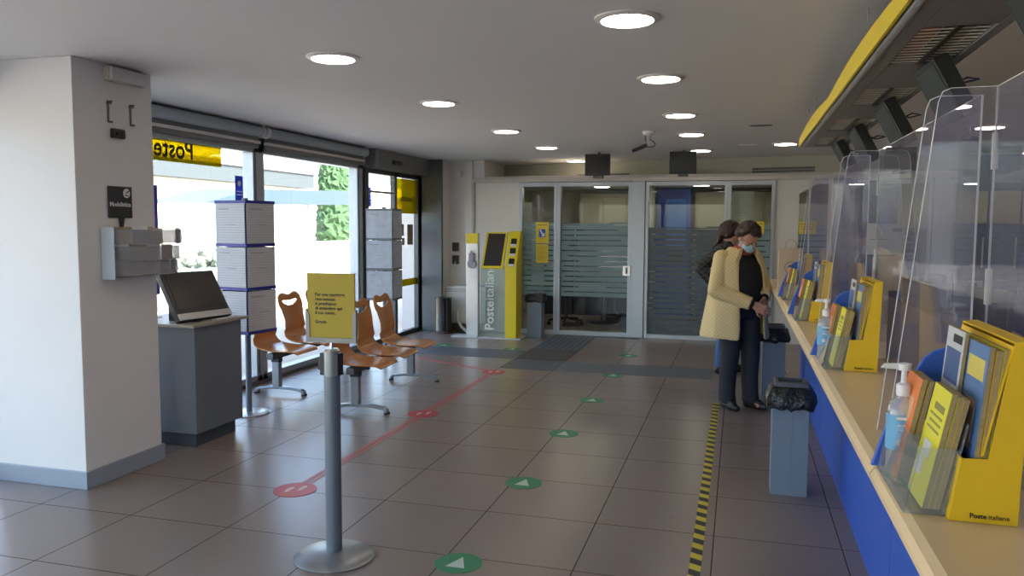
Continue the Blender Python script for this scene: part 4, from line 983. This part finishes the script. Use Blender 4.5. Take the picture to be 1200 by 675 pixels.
for yy in (-2.4, -.85, .37, 1.54, 2.79, 3.45): MB().cyl((3.59, yy, 2.25), (3.59, yy, CZ-.001), .0018, n=6).cyl((3.59, yy, CZ-.03), (3.59, yy, CZ-.001), .007, n=8).build('suspension_wire', STEEL, t)
# number displays hung below the bar
for k, (yy, la) in enumerate(((-1.05, 'black counter display under the bar at the upper right corner'), (.12, 'black tilted display under the bar, second from the viewer'), (1.18, 'black tilted display under the bar, third from the viewer'), (2.25, 'black tilted display under the bar, fourth from the viewer'), (3.2, 'farthest small black display under the bar'))):
    d = thing('counter_display', la, 'display', (3.80, yy, 2.2), 'black displays under the overhead bar')
    mm = Matrix.Translation((3.775, yy, 2.19)) @ Matrix.Rotation(R(-28), 4, 'Y')
    MB().b(-.012, .045, -.17, .17, -.25, 0, mm).build('housing', mat('display_black', (.018, .022, .02), .4), d, bevel=.004)
    MB().b(-.0135, -.012, -.15, .15, -.23, -.02, mm).build('display_face', mat('display_face', (.028, .034, .03), .3), d)
    MB().b(.045, .055, -.13, .13, -.22, -.04, mm).build('back_cover', mat('grey_back', (.2, .19, .18), .5), d)
    MB().cyl((3.83, yy+.05, 2.14), (3.86, yy+.05, 2.21), .012).build('bracket', ALUD, d)
    MB().tube([(3.87, yy+.06, 2.2), (3.89, yy+.07, 2.15), (3.93, yy+.08, 2.13), (3.99, yy+.09, 2.145), (3.95, yy+.1, 2.155), (3.88, yy+.09, 2.12), (3.86, yy+.06, 2.08)], .004).build('cable', CABLE if k < 2 else BLACK, d, smooth=True)

# ================================================================== STAFF AREA
def cupboard(x0, x1, y0, y1, h, la, m1, m2, nd=2, band=None):
    t = thing('cupboard', la, 'cupboard', ((x0+x1)/2, (y0+y1)/2, 0), 'cupboards along the staff area wall')
    MB().b(x0, x1, y0, y1, 0, h).build('carcass', m1, t, bevel=.004)
    wd = (x1-x0)/nd
    for i in range(nd):
        d = MB().b(x0+wd*i+.008, x0+wd*(i+1)-.008, y0-.018, y0, .06, h-.03).build('door', m2, t, bevel=.002)
        MB().b(x0+wd*(i+1)-.05, x0+wd*(i+1)-.035, y0-.035, y0-.018, h*.45, h*.6).build('handle', ALU, d)
        if band: MB().b(x0+wd*i+.012, x0+wd*(i+1)-.012, y0-.022, y0-.018, band[0], band[1]).build('panel_band', BEIGE, d)
    return t
BLG = mat('slate_blue_laminate', (.07, .10, .21), .45); BLN = mat('navy_laminate', (.03, .045, .20), .45)
cupboard(4.60, 4.92, 7.15, 7.60, 2.12, 'narrow tall slate-blue cupboard at the back of the staff area left of the low one', BLN, BLG, 1)
cupboard(4.94, 5.19, 7.15, 7.60, 1.15, 'low dark cupboard beside the white pillar of the staff area', GREYP, GREYC, 1)
cupboard(5.54, 6.9, 7.1, 7.60, 2.40, 'tall navy wardrobe with beige panels right of the staff area pillar', BLN, BLN, 4, (1.60, 1.98))
st(MB().b(5.21, 5.51, 6.95, 7.6, 0, CZ).build('wall_staff_pillar', WHITE))
t = thing('notice_board', 'white notice board fixed across the narrow slate-blue cupboard', 'notice board', (4.78, 7.12, 1.2))
MB().b(4.57, 5.0, 7.085, 7.11, 1.22, 1.60).build('board', PAPER, t, bevel=.003)
MB().b(4.86, 4.97, 7.08, 7.085, 1.50, 1.54).b(4.62, 4.8, 7.08, 7.085, 1.40, 1.41).build('print', GREYINK, t)
def desk(y0, y1, la, x0=4.35, x1=5.15):
    t = thing('desk', la, 'desk', ((x0+x1)/2, (y0+y1)/2, 0), 'staff desks behind the counter')
    MB().b(x0, x1, y0, y1, .72, .75).build('top', WOODC, t, bevel=.004)
    for yy in (y0+.02, y1-.05): MB().b(x0+.03, x1-.03, yy, yy+.03, 0, .72).build('side_panel', GREYC, t)
    MB().b(x0+.04, x0+.06, y0+.05, y1-.05, .3, .72).build('modesty_panel', GREYC, t)
def computer(x, y, z, la, rot=0):
    t = thing('staff_monitor', la, 'monitor', (x, y, z), 'monitors on the staff desks')
    MB().b(x-.02, x+.02, y-.22, y+.22, z+.1, z+.42).b(x-.05, x-.02, y-.12, y+.12, z+.15, z+.34).build('housing', BLACK, t, bevel=.01)
    MB().b(x+.02, x+.023, y-.20, y+.20, z+.12, z+.40).build('screen', DKSCR, t)
    MB().b(x-.02, x+.01, y-.03, y+.03, z+.0, z+.15).b(x-.09, x+.08, y-.11, y+.11, z, z+.012).build('stand', BLACK, t, bevel=.003)
    t.rotation_euler.z = rot
deskn = ['nearest staff desk behind the counter', 'second staff desk behind the counter', 'third staff desk behind the counter', 'farthest staff desk behind the counter']
for i, (a, b_) in enumerate(((-1.5, -.1), (.1, 1.5), (1.7, 3.1), (3.3, 4.7))):
    desk(a, b_, 'beech-topped '+deskn[i])
    computer(4.62, a+.5, .751, 'black computer monitor seen from behind on the '+deskn[i].replace(' behind the counter', ''), R(12))
    q = thing('printer', 'grey office printer on the '+deskn[i].replace(' behind the counter', ''), 'printer', (4.7, b_-.28, .751), 'printers on the staff desks')
    MB().b(4.5, 4.88, b_-.40, b_-.04, .751, .93).build('body', mat('printer_grey', (.30, .29, .28), .5), q, bevel=.02)
    MB().b(4.47, 4.50, b_-.36, b_-.10, .80, .81).b(4.55, 4.83, b_-.38, b_-.08, .93, .945).build('paper_tray', ALUD, q)
SC1 = mat('cream_upholstery', (.62, .54, .40), .7); SC2 = mat('beige_upholstery', (.42, .36, .30), .7)
for i, (x, y, m_, la) in enumerate(((5.6, -.6, SC2, 'beige swivel chair at the nearest staff desk'), (5.55, .9, SC2, 'beige swivel chair at the second staff desk'), (5.55, 2.5, BLACK, 'black swivel chair at the third staff desk'), (4.86, 6.3, SC1, 'cream high-backed swivel chair beyond the farthest staff desk'))):
    office_chair(x, y, R(-90) if m_ != SC1 else R(35), la, m_, 1.02 if m_ != SC1 else 1.22)
t = thing('wall_poster', 'white notice with a dark picture on the navy wardrobe behind the screens', 'poster', (5.68, 7.05, .8))
MB().b(5.55, 5.85, 7.045, 7.06, .74, .93).build('sheet', PAPER, t)
MB().b(5.69, 5.79, 7.041, 7.045, .76, .91).build('picture', DKSCR, t)

# ================================================================== PEOPLE
def remeshed(mb, name, m, parent, voxel=.006, smooth_it=6, smooth=True):
    o = mb.build(name, m, parent)
    rm = o.modifiers.new('r', 'REMESH'); rm.mode = 'VOXEL'; rm.voxel_size = voxel
    sm = o.modifiers.new('s', 'SMOOTH'); sm.iterations = smooth_it; sm.factor = .5
    bake(o)
    for f in o.data.polygons: f.use_smooth = True
    if not o.data.materials: o.data.materials.append(m)
    return o
def hand(mb, wrist, dirv, palm_n, side, curl=.6, r=.0085):
    """palm and five fingers; dirv = wrist-to-knuckle direction, palm_n = direction the palm faces, side = +1/-1 thumb side along cross"""
    d = Vector(dirv).normalized(); n = Vector(palm_n); n = (n-d*n.dot(d)).normalized(); s_ = d.cross(n)*side
    w_ = Vector(wrist)
    for k in (-1, -.33, .33, 1):
        mb.limb(w_+s_*k*.018, w_+d*.085+s_*k*.032, .016, .013, 10)
    for k, L_ in ((1, .070), (.33, .080), (-.33, .074), (-1, .058)):
        p = w_+d*.085+s_*k*.032; q = d.copy(); rr = r
        for j, f in enumerate((.42, .32, .26)):
            a = curl*(.55+.35*j)
            q = (q*math.cos(a)+n*math.sin(a)).normalized()
            e = p+q*L_*f; mb.limb(p, e, rr, rr*.9, 8); p = e; rr *= .92
    p = w_+d*.025+s_*.026; q = (d*.6+s_*.7+n*.3).normalized(); e = p+q*.045; mb.limb(p, e, .012, .010, 8)
    q2 = (d*.85+s_*.2+n*.5).normalized(); mb.limb(e, e+q2*.032, .0098, .0085, 8)
def ell(cx, cy, z, a, b_, n=40, back=0, tilt=0):
    return [Vector((cx+a*math.cos(2*PI*i/n), cy+b_*math.sin(2*PI*i/n)*(1+back*(math.sin(2*PI*i/n) > 0)), z+tilt*math.sin(2*PI*i/n))) for i in range(n)]
def head(mb, c, pitch, yaw):
    """head built at origin facing -y then placed"""
    hm = Matrix.Translation(c) @ Matrix.Rotation(yaw, 4, 'Z') @ Matrix.Rotation(pitch, 4, 'X')
    mb.ball(hm @ Vector((0, .012, .02)), (.074, .09, .095), 24, Matrix.Rotation(yaw, 4, 'Z') @ Matrix.Rotation(pitch, 4, 'X'))
    mb.ball(hm @ Vector((0, -.022, -.045)), (.054, .062, .066), 20, Matrix.Rotation(yaw, 4, 'Z') @ Matrix.Rotation(pitch, 4, 'X'))
    mb.ball(hm @ Vector((0, -.058, -.088)), .024, 12)
    for s_ in (-1, 1):
        mb.ball(hm @ Vector((s_*.038, -.052, -.022)), .025, 12)
        mb.ball(hm @ Vector((s_*.076, .01, -.008)), (.010, .018, .030), 12)
        mb.ball(hm @ Vector((s_*.028, -.076, .008)), (.013, .008, .008), 10)
    mb.limb(hm @ Vector((0, -.078, .01)), hm @ Vector((0, -.098, -.028)), .009, .013, 10)
    mb.limb(hm @ Vector((-.018, -.078, -.058)), hm @ Vector((.018, -.078, -.058)), .010, .010, 10)
    return hm

def shoe(mb, ankle, toe_dir):
    a = Vector(ankle); d = Vector(toe_dir).normalized(); a.z = .09
    heel = Vector((a.x, a.y, .035))-d*.03
    mb.limb(heel, Vector((a.x, a.y, .035))+d*.09, .036, .040, 14)
    mb.limb(Vector((a.x, a.y, .035))+d*.09, Vector((a.x, a.y, .028))+d*.15, .040, .028, 14)
    mb.limb(Vector((a.x, a.y, .085)), heel+Vector((0, 0, .01)), .046, .036, 14)
    mb.limb(Vector((a.x, a.y, .08)), Vector((a.x, a.y, .045))+d*.09, .040, .038, 14)

# ---- woman in the cream coat --------------------------------------------------------
def woman1():
    t = thing('person', 'woman in a cream quilted coat and pale blue face mask standing at the counter', 'person', (0, 0, 0))
    Lh = Vector((.085, -.21, .945)); Rh = Vector((-.045, -.245, .905))
    Ls, Rs = Vector((.172, .03, 1.285)), Vector((-.172, .03, 1.285))
    Le, Re = Vector((.262, .0, 1.03)), Vector((-.262, -.01, 1.02))
    An = {-1: Vector((-.10, .01, .09)), 1: Vector((.10, -.05, .09))}
    b = MB()
    hc = Vector((.0, -.085, 1.455))
    hm = head(b, hc, R(38), R(8))
    b.limb((0, .02, 1.30), (0, -.05, 1.40), .052, .048, 16)
    b.rings([ell(0, 0, .80, .12, .09), ell(0, 0, .90, .16, .115), ell(0, .005, 1.0, .145, .11), ell(0, .01, 1.12, .145, .11), ell(0, .015, 1.24, .16, .10), ell(0, .015, 1.31, .11, .07), ell(0, .01, 1.34, .05, .045)])
    for S_, E_, H_, sd in ((Ls, Le, Lh, 1), (Rs, Re, Rh, -1)):
        b.limb(S_, E_, .044, .036); b.limb(E_, H_, .036, .024)
        d = (H_-E_).normalized()
        d2 = (d+Vector((0, -.15, -.75))).normalized() if sd == 1 else (d+Vector((.15, -.1, -.15))).normalized()
        hand(b, H_, d2, Vector((-sd*.6, .5, -.3)), -1, .55)
    for s_ in (-1, 1):
        A = An[s_]; K = Vector((s_*.095, -.02+A.y*.5, .47))
        b.limb((s_*.085, 0, .82), K, .078, .056); b.limb(K, A, .054, .036)
        b.limb(A, A+Vector((s_*.01, -.10, -.055)), .034, .026)
    remeshed(b, 'body', SKIN, t, .005, 3)
    # trousers
    TR = mat('dark_navy_trousers', (.018, .022, .032), .8, bump=.15, bscale=40)
    tr = MB(); tr.rings([ell(0, .0, .78, .15, .12), ell(0, .005, .88, .178, .135), ell(0, .005, .97, .165, .125)])
    for s_ in (-1, 1):
        A = An[s_]; K = Vector((s_*.097, -.02+A.y*.5, .47))
        tr.rings([ell(s_*.088, .005, .86, .095, .105), ell((s_*.088+K.x)/2, K.y*.5, .65, .092, .098), ell(K.x, K.y, .47, .078, .082), ell((K.x+A.x)/2, (K.y+A.y)/2+.008, .28, .070, .075), ell(A.x, A.y+.0, .13, .066, .074), ell(A.x, A.y-.012, .05, .068, .080)])
    remeshed(tr, 'trousers', TR, t, .009, 4)
    sh = MB()
    shoe(sh, An[-1], (-.10, -1, 0)); remeshed(sh, 'shoe', mat('black_shoe_leather', (.012, .012, .014), .45), t, .006, 2)
    sh = MB()
    shoe(sh, An[1], (.25, -1, 0)); remeshed(sh, 'shoe', MATS['black_shoe_leather'], t, .006, 2)
    # black jumper
    sw = MB(); sw.rings([ell(0, 0, .86, .175, .150), ell(0, -.01, .96, .178, .165), ell(0, -.012, 1.06, .172, .170), ell(0, -.005, 1.16, .172, .158), ell(0, .01, 1.26, .168, .125), ell(0, .012, 1.32, .125, .09), ell(0, 0, 1.365, .062, .060), ell(0, -.005, 1.385, .055, .055)])
    for S_, E_, H_ in ((Ls, Le, Lh), (Rs, Re, Rh)):
        e2 = E_+(H_-E_)*.93
        sw.limb(S_, E_, .054, .046); sw.limb(E_, e2, .044, .032)
    remeshed(sw, 'jumper', mat('black_knit', (.012, .013, .018), .85, bump=.2, bscale=120), t, .008, 3)
    # coat : open shell lofted round the back plus sleeves
    n = 44; gap0 = R(-90); rows = []
    spec = [(.60, .285, .255, .06, 27), (.66, .277, .248, .055, 27), (.76, .262, .235, .05, 27), (.88, .246, .222, .04, 29), (1.0, .232, .208, .03, 32), (1.10, .222, .192, .025, 34), (1.20, .212, .170, .02, 33), (1.27, .196, .142, .018, 30), (1.315, .155, .108, .015, 30), (1.345, .105, .082, .010, 34), (1.375, .082, .078, .0, 40)]
    bm = bmesh.new(); grid = []
    for z, a, bb, cy_, g in spec:
        row = []
        for i in range(n+1):
            th = gap0+R(g)+(2*PI-2*R(g))*i/n
            fold = .008*math.sin(th*9+z*3)*max(0, min(1, (1.1-z)*2.5))
            row.append(bm.verts.new((math.cos(th)*(a+fold), cy_+math.sin(th)*(bb+fold), z+.008*math.sin(th*2+1)*(z < .7))))
        grid.append(row)
    for k in range(len(grid)-1):
        for i in range(n): bm.faces.new((grid[k][i], grid[k][i+1], grid[k+1][i+1], grid[k+1][i]))
    me = bpy.data.meshes.new('coat'); bm.to_mesh(me); bm.free()
    o = bpy.data.objects.new('coat_shell', me); COL.objects.link(o)
    m1 = o.modifiers.new('s', 'SOLIDIFY'); m1.thickness = .018; m1.offset = 1; m2 = o.modifiers.new('ss', 'SUBSURF'); m2.levels = 1
    bake(o)
    cm = bmesh.new(); cm.from_mesh(o.data); bpy.data.objects.remove(o)
    mb = MB(); mb.bm.free(); mb.bm = cm
    for S_, E_, H_, cut in ((Ls, Le, Lh, .80), (Rs, Re, Rh, .90)):
        e2 = E_+(H_-E_)*cut; mid = E_+(H_-E_)*.35
        mb.limb(S_+Vector((0, 0, .0)), E_, .072, .066, 18); mb.limb(E_, mid, .066, .064, 18); mb.cyl(mid, e2, .064, .056, 18)
    # collar lapels
    for s_ in (-1, 1):
        mb.prism([(s_*.062, 1.375), (s_*.10, 1.365), (s_*.150, 1.26), (s_*.112, 1.235), (s_*.078, 1.30)], 'y', -.010, .010, Matrix.Translation((0, -.100, 0)))
    coat = remeshed(mb, 'coat', quilt_mat('cream_quilted_fabric', (.72, .57, .29), (.56, .43, .20), .032), t, .007, 2)
    # scarf, mask, hair
    sc = MB()
    for k in range(3):
        pts_ = [Vector((.073*math.cos(a), -.01+.070*math.sin(a)-.012*k, 1.35+.012*k+.006*math.sin(3*a+k)-.03*max(0, -math.sin(a)))) for a in [2*PI*i/24 for i in range(25)]]
        sc.tube(pts_, .016, 8)
    sc.build('scarf', mat('rust_scarf', (.45, .10, .04), .8, var=.3, vscale=40), t, smooth=True)
    mk = MB()
    mk.ball((0, -.052, -.052), (.060, .056, .050), 24)
    mkm = mk.build('face_mask', mat('pale_blue_mask', (.38, .62, .74), .7), t, smooth=True)
    mkm.data.transform(hm)
    st_ = MB()
    for s_ in (-1, 1):
        st_.tube([hm @ Vector((s_*.050, -.062, -.028)), hm @ Vector((s_*.070, -.02, -.006)), hm @ Vector((s_*.082, .018, .012))], .0018)
        st_.tube([hm @ Vector((s_*.045, -.056, -.078)), hm @ Vector((s_*.066, -.02, -.045)), hm @ Vector((s_*.082, .018, -.02))], .0018)
    st_.build('mask_strap', MATS['pale_blue_mask'], mkm)
    ey = MB()
    for s_ in (-1, 1): ey.ball(hm @ Vector((s_*.030, -.082, .004)), (.010, .004, .004), 10)
    ey.build('eye', BLACK, t)
    hr = MB(); rnd = random.Random(3)
    for i in range(230):
        u = rnd.uniform(-1, 1); th = rnd.uniform(0, 2*PI)
        p = Vector((math.sqrt(1-u*u)*math.cos(th), math.sqrt(1-u*u)*math.sin(th), u))
        if p.y < -.25 and p.z < .45: continue
        if p.z < -.62: continue
        if p.z < .1 and p.y < .05: continue
        c_ = Vector((p.x*.083, .016+p.y*.098, .028+p.z*.102))
        hr.ball(hm @ c_, rnd.uniform(.016, .025), 8)
    hr.ball(hm @ Vector((0, .040, .040)), (.086, .092, .095), 20, hm.to_3x3().to_4x4())
    remeshed(hr, 'hair', mat('dark_brown_hair', (.035, .014, .010), .55, var=.4, vscale=60, bump=.6, bscale=90), t, .008, 2)
    t.location = (3.10, 3.60, 0); t.rotation_euler.z = R(40)
    return t
def woman2():
    t = thing('person', 'dark-haired woman in a black striped quilted jacket standing behind the woman in cream', 'person', (0, 0, 0))
    b = MB(); hc = Vector((0, -.03, 1.47)); hm = head(b, hc, R(15), R(0))
    b.limb((0, .02, 1.32), (0, -.01, 1.41), .052, .048, 16)
    b.rings([ell(0, 0, .80, .12, .09), ell(0, 0, .90, .16, .115), ell(0, .005, 1.02, .14, .105), ell(0, .01, 1.14, .145, .11), ell(0, .015, 1.26, .165, .10), ell(0, .015, 1.33, .11, .07), ell(0, .01, 1.36, .05, .045)])
    Ls, Rs = Vector((.175, .03, 1.30)), Vector((-.175, .03, 1.30)); Le, Re = Vector((.25, .02, 1.04)), Vector((-.27, .22, 1.13)); Lh, Rh = Vector((.12, -.22, 1.06)), Vector((-.24, .06, .93))
    for S_, E_, H_, sd in ((Ls, Le, Lh, 1), (Rs, Re, Rh, -1)):
        b.limb(S_, E_, .044, .036); b.limb(E_, H_, .036, .024)
        hand(b, H_, (H_-E_).normalized(), Vector((-sd*.7, .3, -.3)), -1, .5)
    An = {-1: Vector((-.10, .02, .09)), 1: Vector((.10, -.04, .09))}
    for s_ in (-1, 1):
        A = An[s_]; K = Vector((s_*.095, -.02, .47))
        b.limb((s_*.085, 0, .84), K, .078, .056); b.limb(K, A, .054, .036); b.limb(A, A+Vector((0, -.10, -.055)), .034, .026)
    remeshed(b, 'body', SKIN, t, .006, 3)
    tr = MB(); tr.rings([ell(0, .0, .80, .15, .12), ell(0, .005, .90, .175, .13), ell(0, .005, .99, .16, .12)])
    for s_ in (-1, 1):
        A = An[s_]
        tr.rings([ell(s_*.088, .005, .88, .092, .10), ell(s_*.094, -.01, .65, .088, .092), ell(s_*.096, -.02, .47, .072, .076), ell(s_*.098, A.y/2, .28, .064, .07), ell(A.x, A.y+.005, .12, .058, .064), ell(A.x, A.y, .08, .057, .062)])
    remeshed(tr, 'jeans', mat('blue_denim', (.06, .13, .30), .8, bump=.2, bscale=60), t, .009, 4)
    for s_ in (-1, 1):
        sh = MB(); shoe(sh, An[s_], (s_*.12, -1, 0)); remeshed(sh, 'shoe', mat('black_shoe_leather', (.012, .012, .014), .45), t, .007, 2)
    jk = MB(); jk.rings([ell(0, .0, .80, .215, .17), ell(0, .0, .92, .21, .17), ell(0, .005, 1.05, .20, .165), ell(0, .01, 1.17, .205, .16), ell(0, .012, 1.27, .20, .135), ell(0, .012, 1.33, .15, .10), ell(0, .01, 1.37, .08, .07), ell(0, .0, 1.40, .07, .065)])
    for S_, E_, H_ in ((Ls, Le, Lh), (Rs, Re, Rh)):
        jk.limb(S_, E_, .072, .064, 18); jk.limb(E_, E_+(H_-E_)*.9, .064, .050, 18)
    remeshed(jk, 'jacket', quilt_mat('black_quilted_fabric', (.012, .012, .014), (.10, .10, .10), .06), t, .009, 3)
    cf = MB().cyl(Re+(Rh-Re)*.92, Rh, .040, .038, 18); cf.build('cuff', PAPER, t, smooth=True)
    hr = MB(); rnd = random.Random(8)
    hr.ball(hm @ Vector((0, .022, .034)), (.090, .105, .104), 20)
    for i in range(200):
        u = rnd.uniform(-.7, 1); th = rnd.uniform(0, 2*PI)
        p = Vector((math.sqrt(1-u*u)*math.cos(th), math.sqrt(1-u*u)*math.sin(th), u))
        if p.y < -.3 and p.z < .35: continue
        hr.ball(hm @ Vector((p.x*.088, .018+p.y*.103, .025+p.z*.105)), rnd.uniform(.018, .026), 8)
    for i in range(26):
        x = rnd.uniform(-.07, .07); a = hm @ Vector((x, .08, .03))
        hr.tube([a, a+Vector((0, .025, -.07)), a+Vector((0, .05, -.14)), a+Vector((0, .10+rnd.uniform(0, .02), -.19+rnd.uniform(-.02, .02)))], .02, 8, [.024, .024, .02, .008])
    remeshed(hr, 'hair', mat('dark_brown_hair', (.035, .014, .010), .55), t, .009, 2)
    ey = MB()
    for s_ in (-1, 1): ey.ball(hm @ Vector((s_*.030, -.082, .004)), (.010, .004, .005), 10)
    ey.build('eye', BLACK, t)
    t.location = (2.97, 5.25, 0); t.rotation_euler.z = R(80)
    return t
woman1(); woman2()

# ================================================================== OUTSIDE
PAVE = mat('pale_paving', (.52, .47, .40), .9, var=.08, vscale=2)
st(MB().b(-3.6, -1.62, -30, 60, -.25, -.02).build('sidewalk', PAVE))
st(MB().b(-60, -3.6, -40, 90, -.35, -.15).build('street', mat('sunlit_asphalt', (.46, .41, .35), .95, var=.06, vscale=1)))
st(MB().b(-2.6, -1.55, -10, 14, 2.75, 2.95).build('trim_eave', WHITE))
HW = mat('cream_render', (.78, .72, .60), .9, var=.05, vscale=.6)
t = thing('house', 'sunlit cream house with a tiled roof across the street', 'house', (-14, 14, -.15))
MB().b(-22, -12, 2, 21.6, -.15, 3.9).build('walls', HW, t)
MB().b(-12.35, -11.55, 1.6, 22.1, 2.82, 3.30).build('fascia', mat('grey_green_fascia', (.055, .068, .074), .7), t)
rf = MB().prism([(-11.5, 3.30), (-17, 5.6), (-22.5, 3.30)], 'y', 1.6, 22.1); rf.build('roof', stripe_mat('roof_tiles', (.17, .13, .115), (.24, .2, .18), (0, 1, 0), .3), t)
for yc in (15.1, 10.5, 6.0):
    wq = MB().b(-12.02, -11.97, yc-.36, yc+.36, 1.45, 2.55).build('window_frame', WHITE, t)
    MB().b(-11.97, -11.95, yc-.30, yc-.04, 1.5, 2.2).b(-11.97, -11.95, yc+.04, yc+.30, 1.5, 2.2).build('pane', mat('blue_grey_pane', (.18, .30, .36), .3), wq)
    MB().b(-11.97, -11.95, yc-.30, yc+.30, 2.27, 2.5).build('shutter_box', mat('grey_shutter', (.30, .38, .42), .6), wq)
t = thing('house', 'pale house farther along the street behind the bus shelter', 'house', (-22, 32, -.15))
MB().b(-34, -20, 26, 60, -.15, 3.2).build('walls', HW, t)
MB().prism([(-19.4, 3.2), (-27, 5.2), (-34.6, 3.2)], 'y', 25.6, 60).build('roof', MATS['cream_render'], t)
t = thing('bus_shelter', 'bus shelter with a pale blue glazed roof across from the window', 'bus shelter', (-6, 12, -.15))
MB().prism([(8.64, 1.93), (10.2, 2.23), (14.4, 2.37), (14.4, 2.04), (10.72, 1.94)], 'x', -7.4, -6.0).build('roof', mat('pale_blue_roof', (.055, .085, .11), .4), t)
for yy in (10.7, 13.3): MB().b(-6.8, -6.7, yy, yy+.1, -.15, 2.08).build('post', mat('pale_post', (.6, .64, .66), .5), t)
MB().b(-6.78, -6.75, 9.3, 15.1, .3, .7).build('bench_back', mat('pale_blue_bench', (.5, .62, .68), .5), t)
t = thing('cypress', 'tall narrow green cypress behind the bus shelter', 'tree', (-14, 28.4, -.15))
fo = MB(); rnd = random.Random(2); prof = []
rgs = []
for k in range(70):
    z = .1+7.9*k/69; rad = .98*max(.03, (1-(z/8.1)**2.2))*min(1, .7+z*.3)
    rgs.append([Vector((-14+(rad+rnd.uniform(-.13, .10))*math.cos(2*PI*i/48), 28.4+(rad+rnd.uniform(-.13, .10))*math.sin(2*PI*i/48), z+rnd.uniform(-.08, .08))) for i in range(48)])
fo.rings(rgs)
fo.build('foliage', mat('cypress_green', (.045, .10, .04), .9, var=.35, vscale=9), t)
MB().cyl((-14, 28.4, -.15), (-14, 28.4, .6), .15).build('trunk', BROWNP, t)
t = thing('shrub', 'low pale shrubs at the foot of the cream house', 'shrub', (-11.4, 15.6, -.15))
fo = MB()
for i in range(150): fo.ball((-11.3+rnd.uniform(-.35, .35), 15.6+rnd.uniform(-1.2, 1.2), rnd.uniform(-.1, .9)*rnd.uniform(.5, 1)), rnd.uniform(.07, .14), 6)
fo.build('foliage', mat('grey_green_leaves', (.16, .2, .17), .9, var=.4), t)
tag(MB().b(-10.2, -9.9, 17.5, 26, -.15, 1.0).build('low_wall', mat('pale_blue_wall', (.55, .62, .64), .8)), 'low pale wall seen under the bus shelter roof', 'wall')
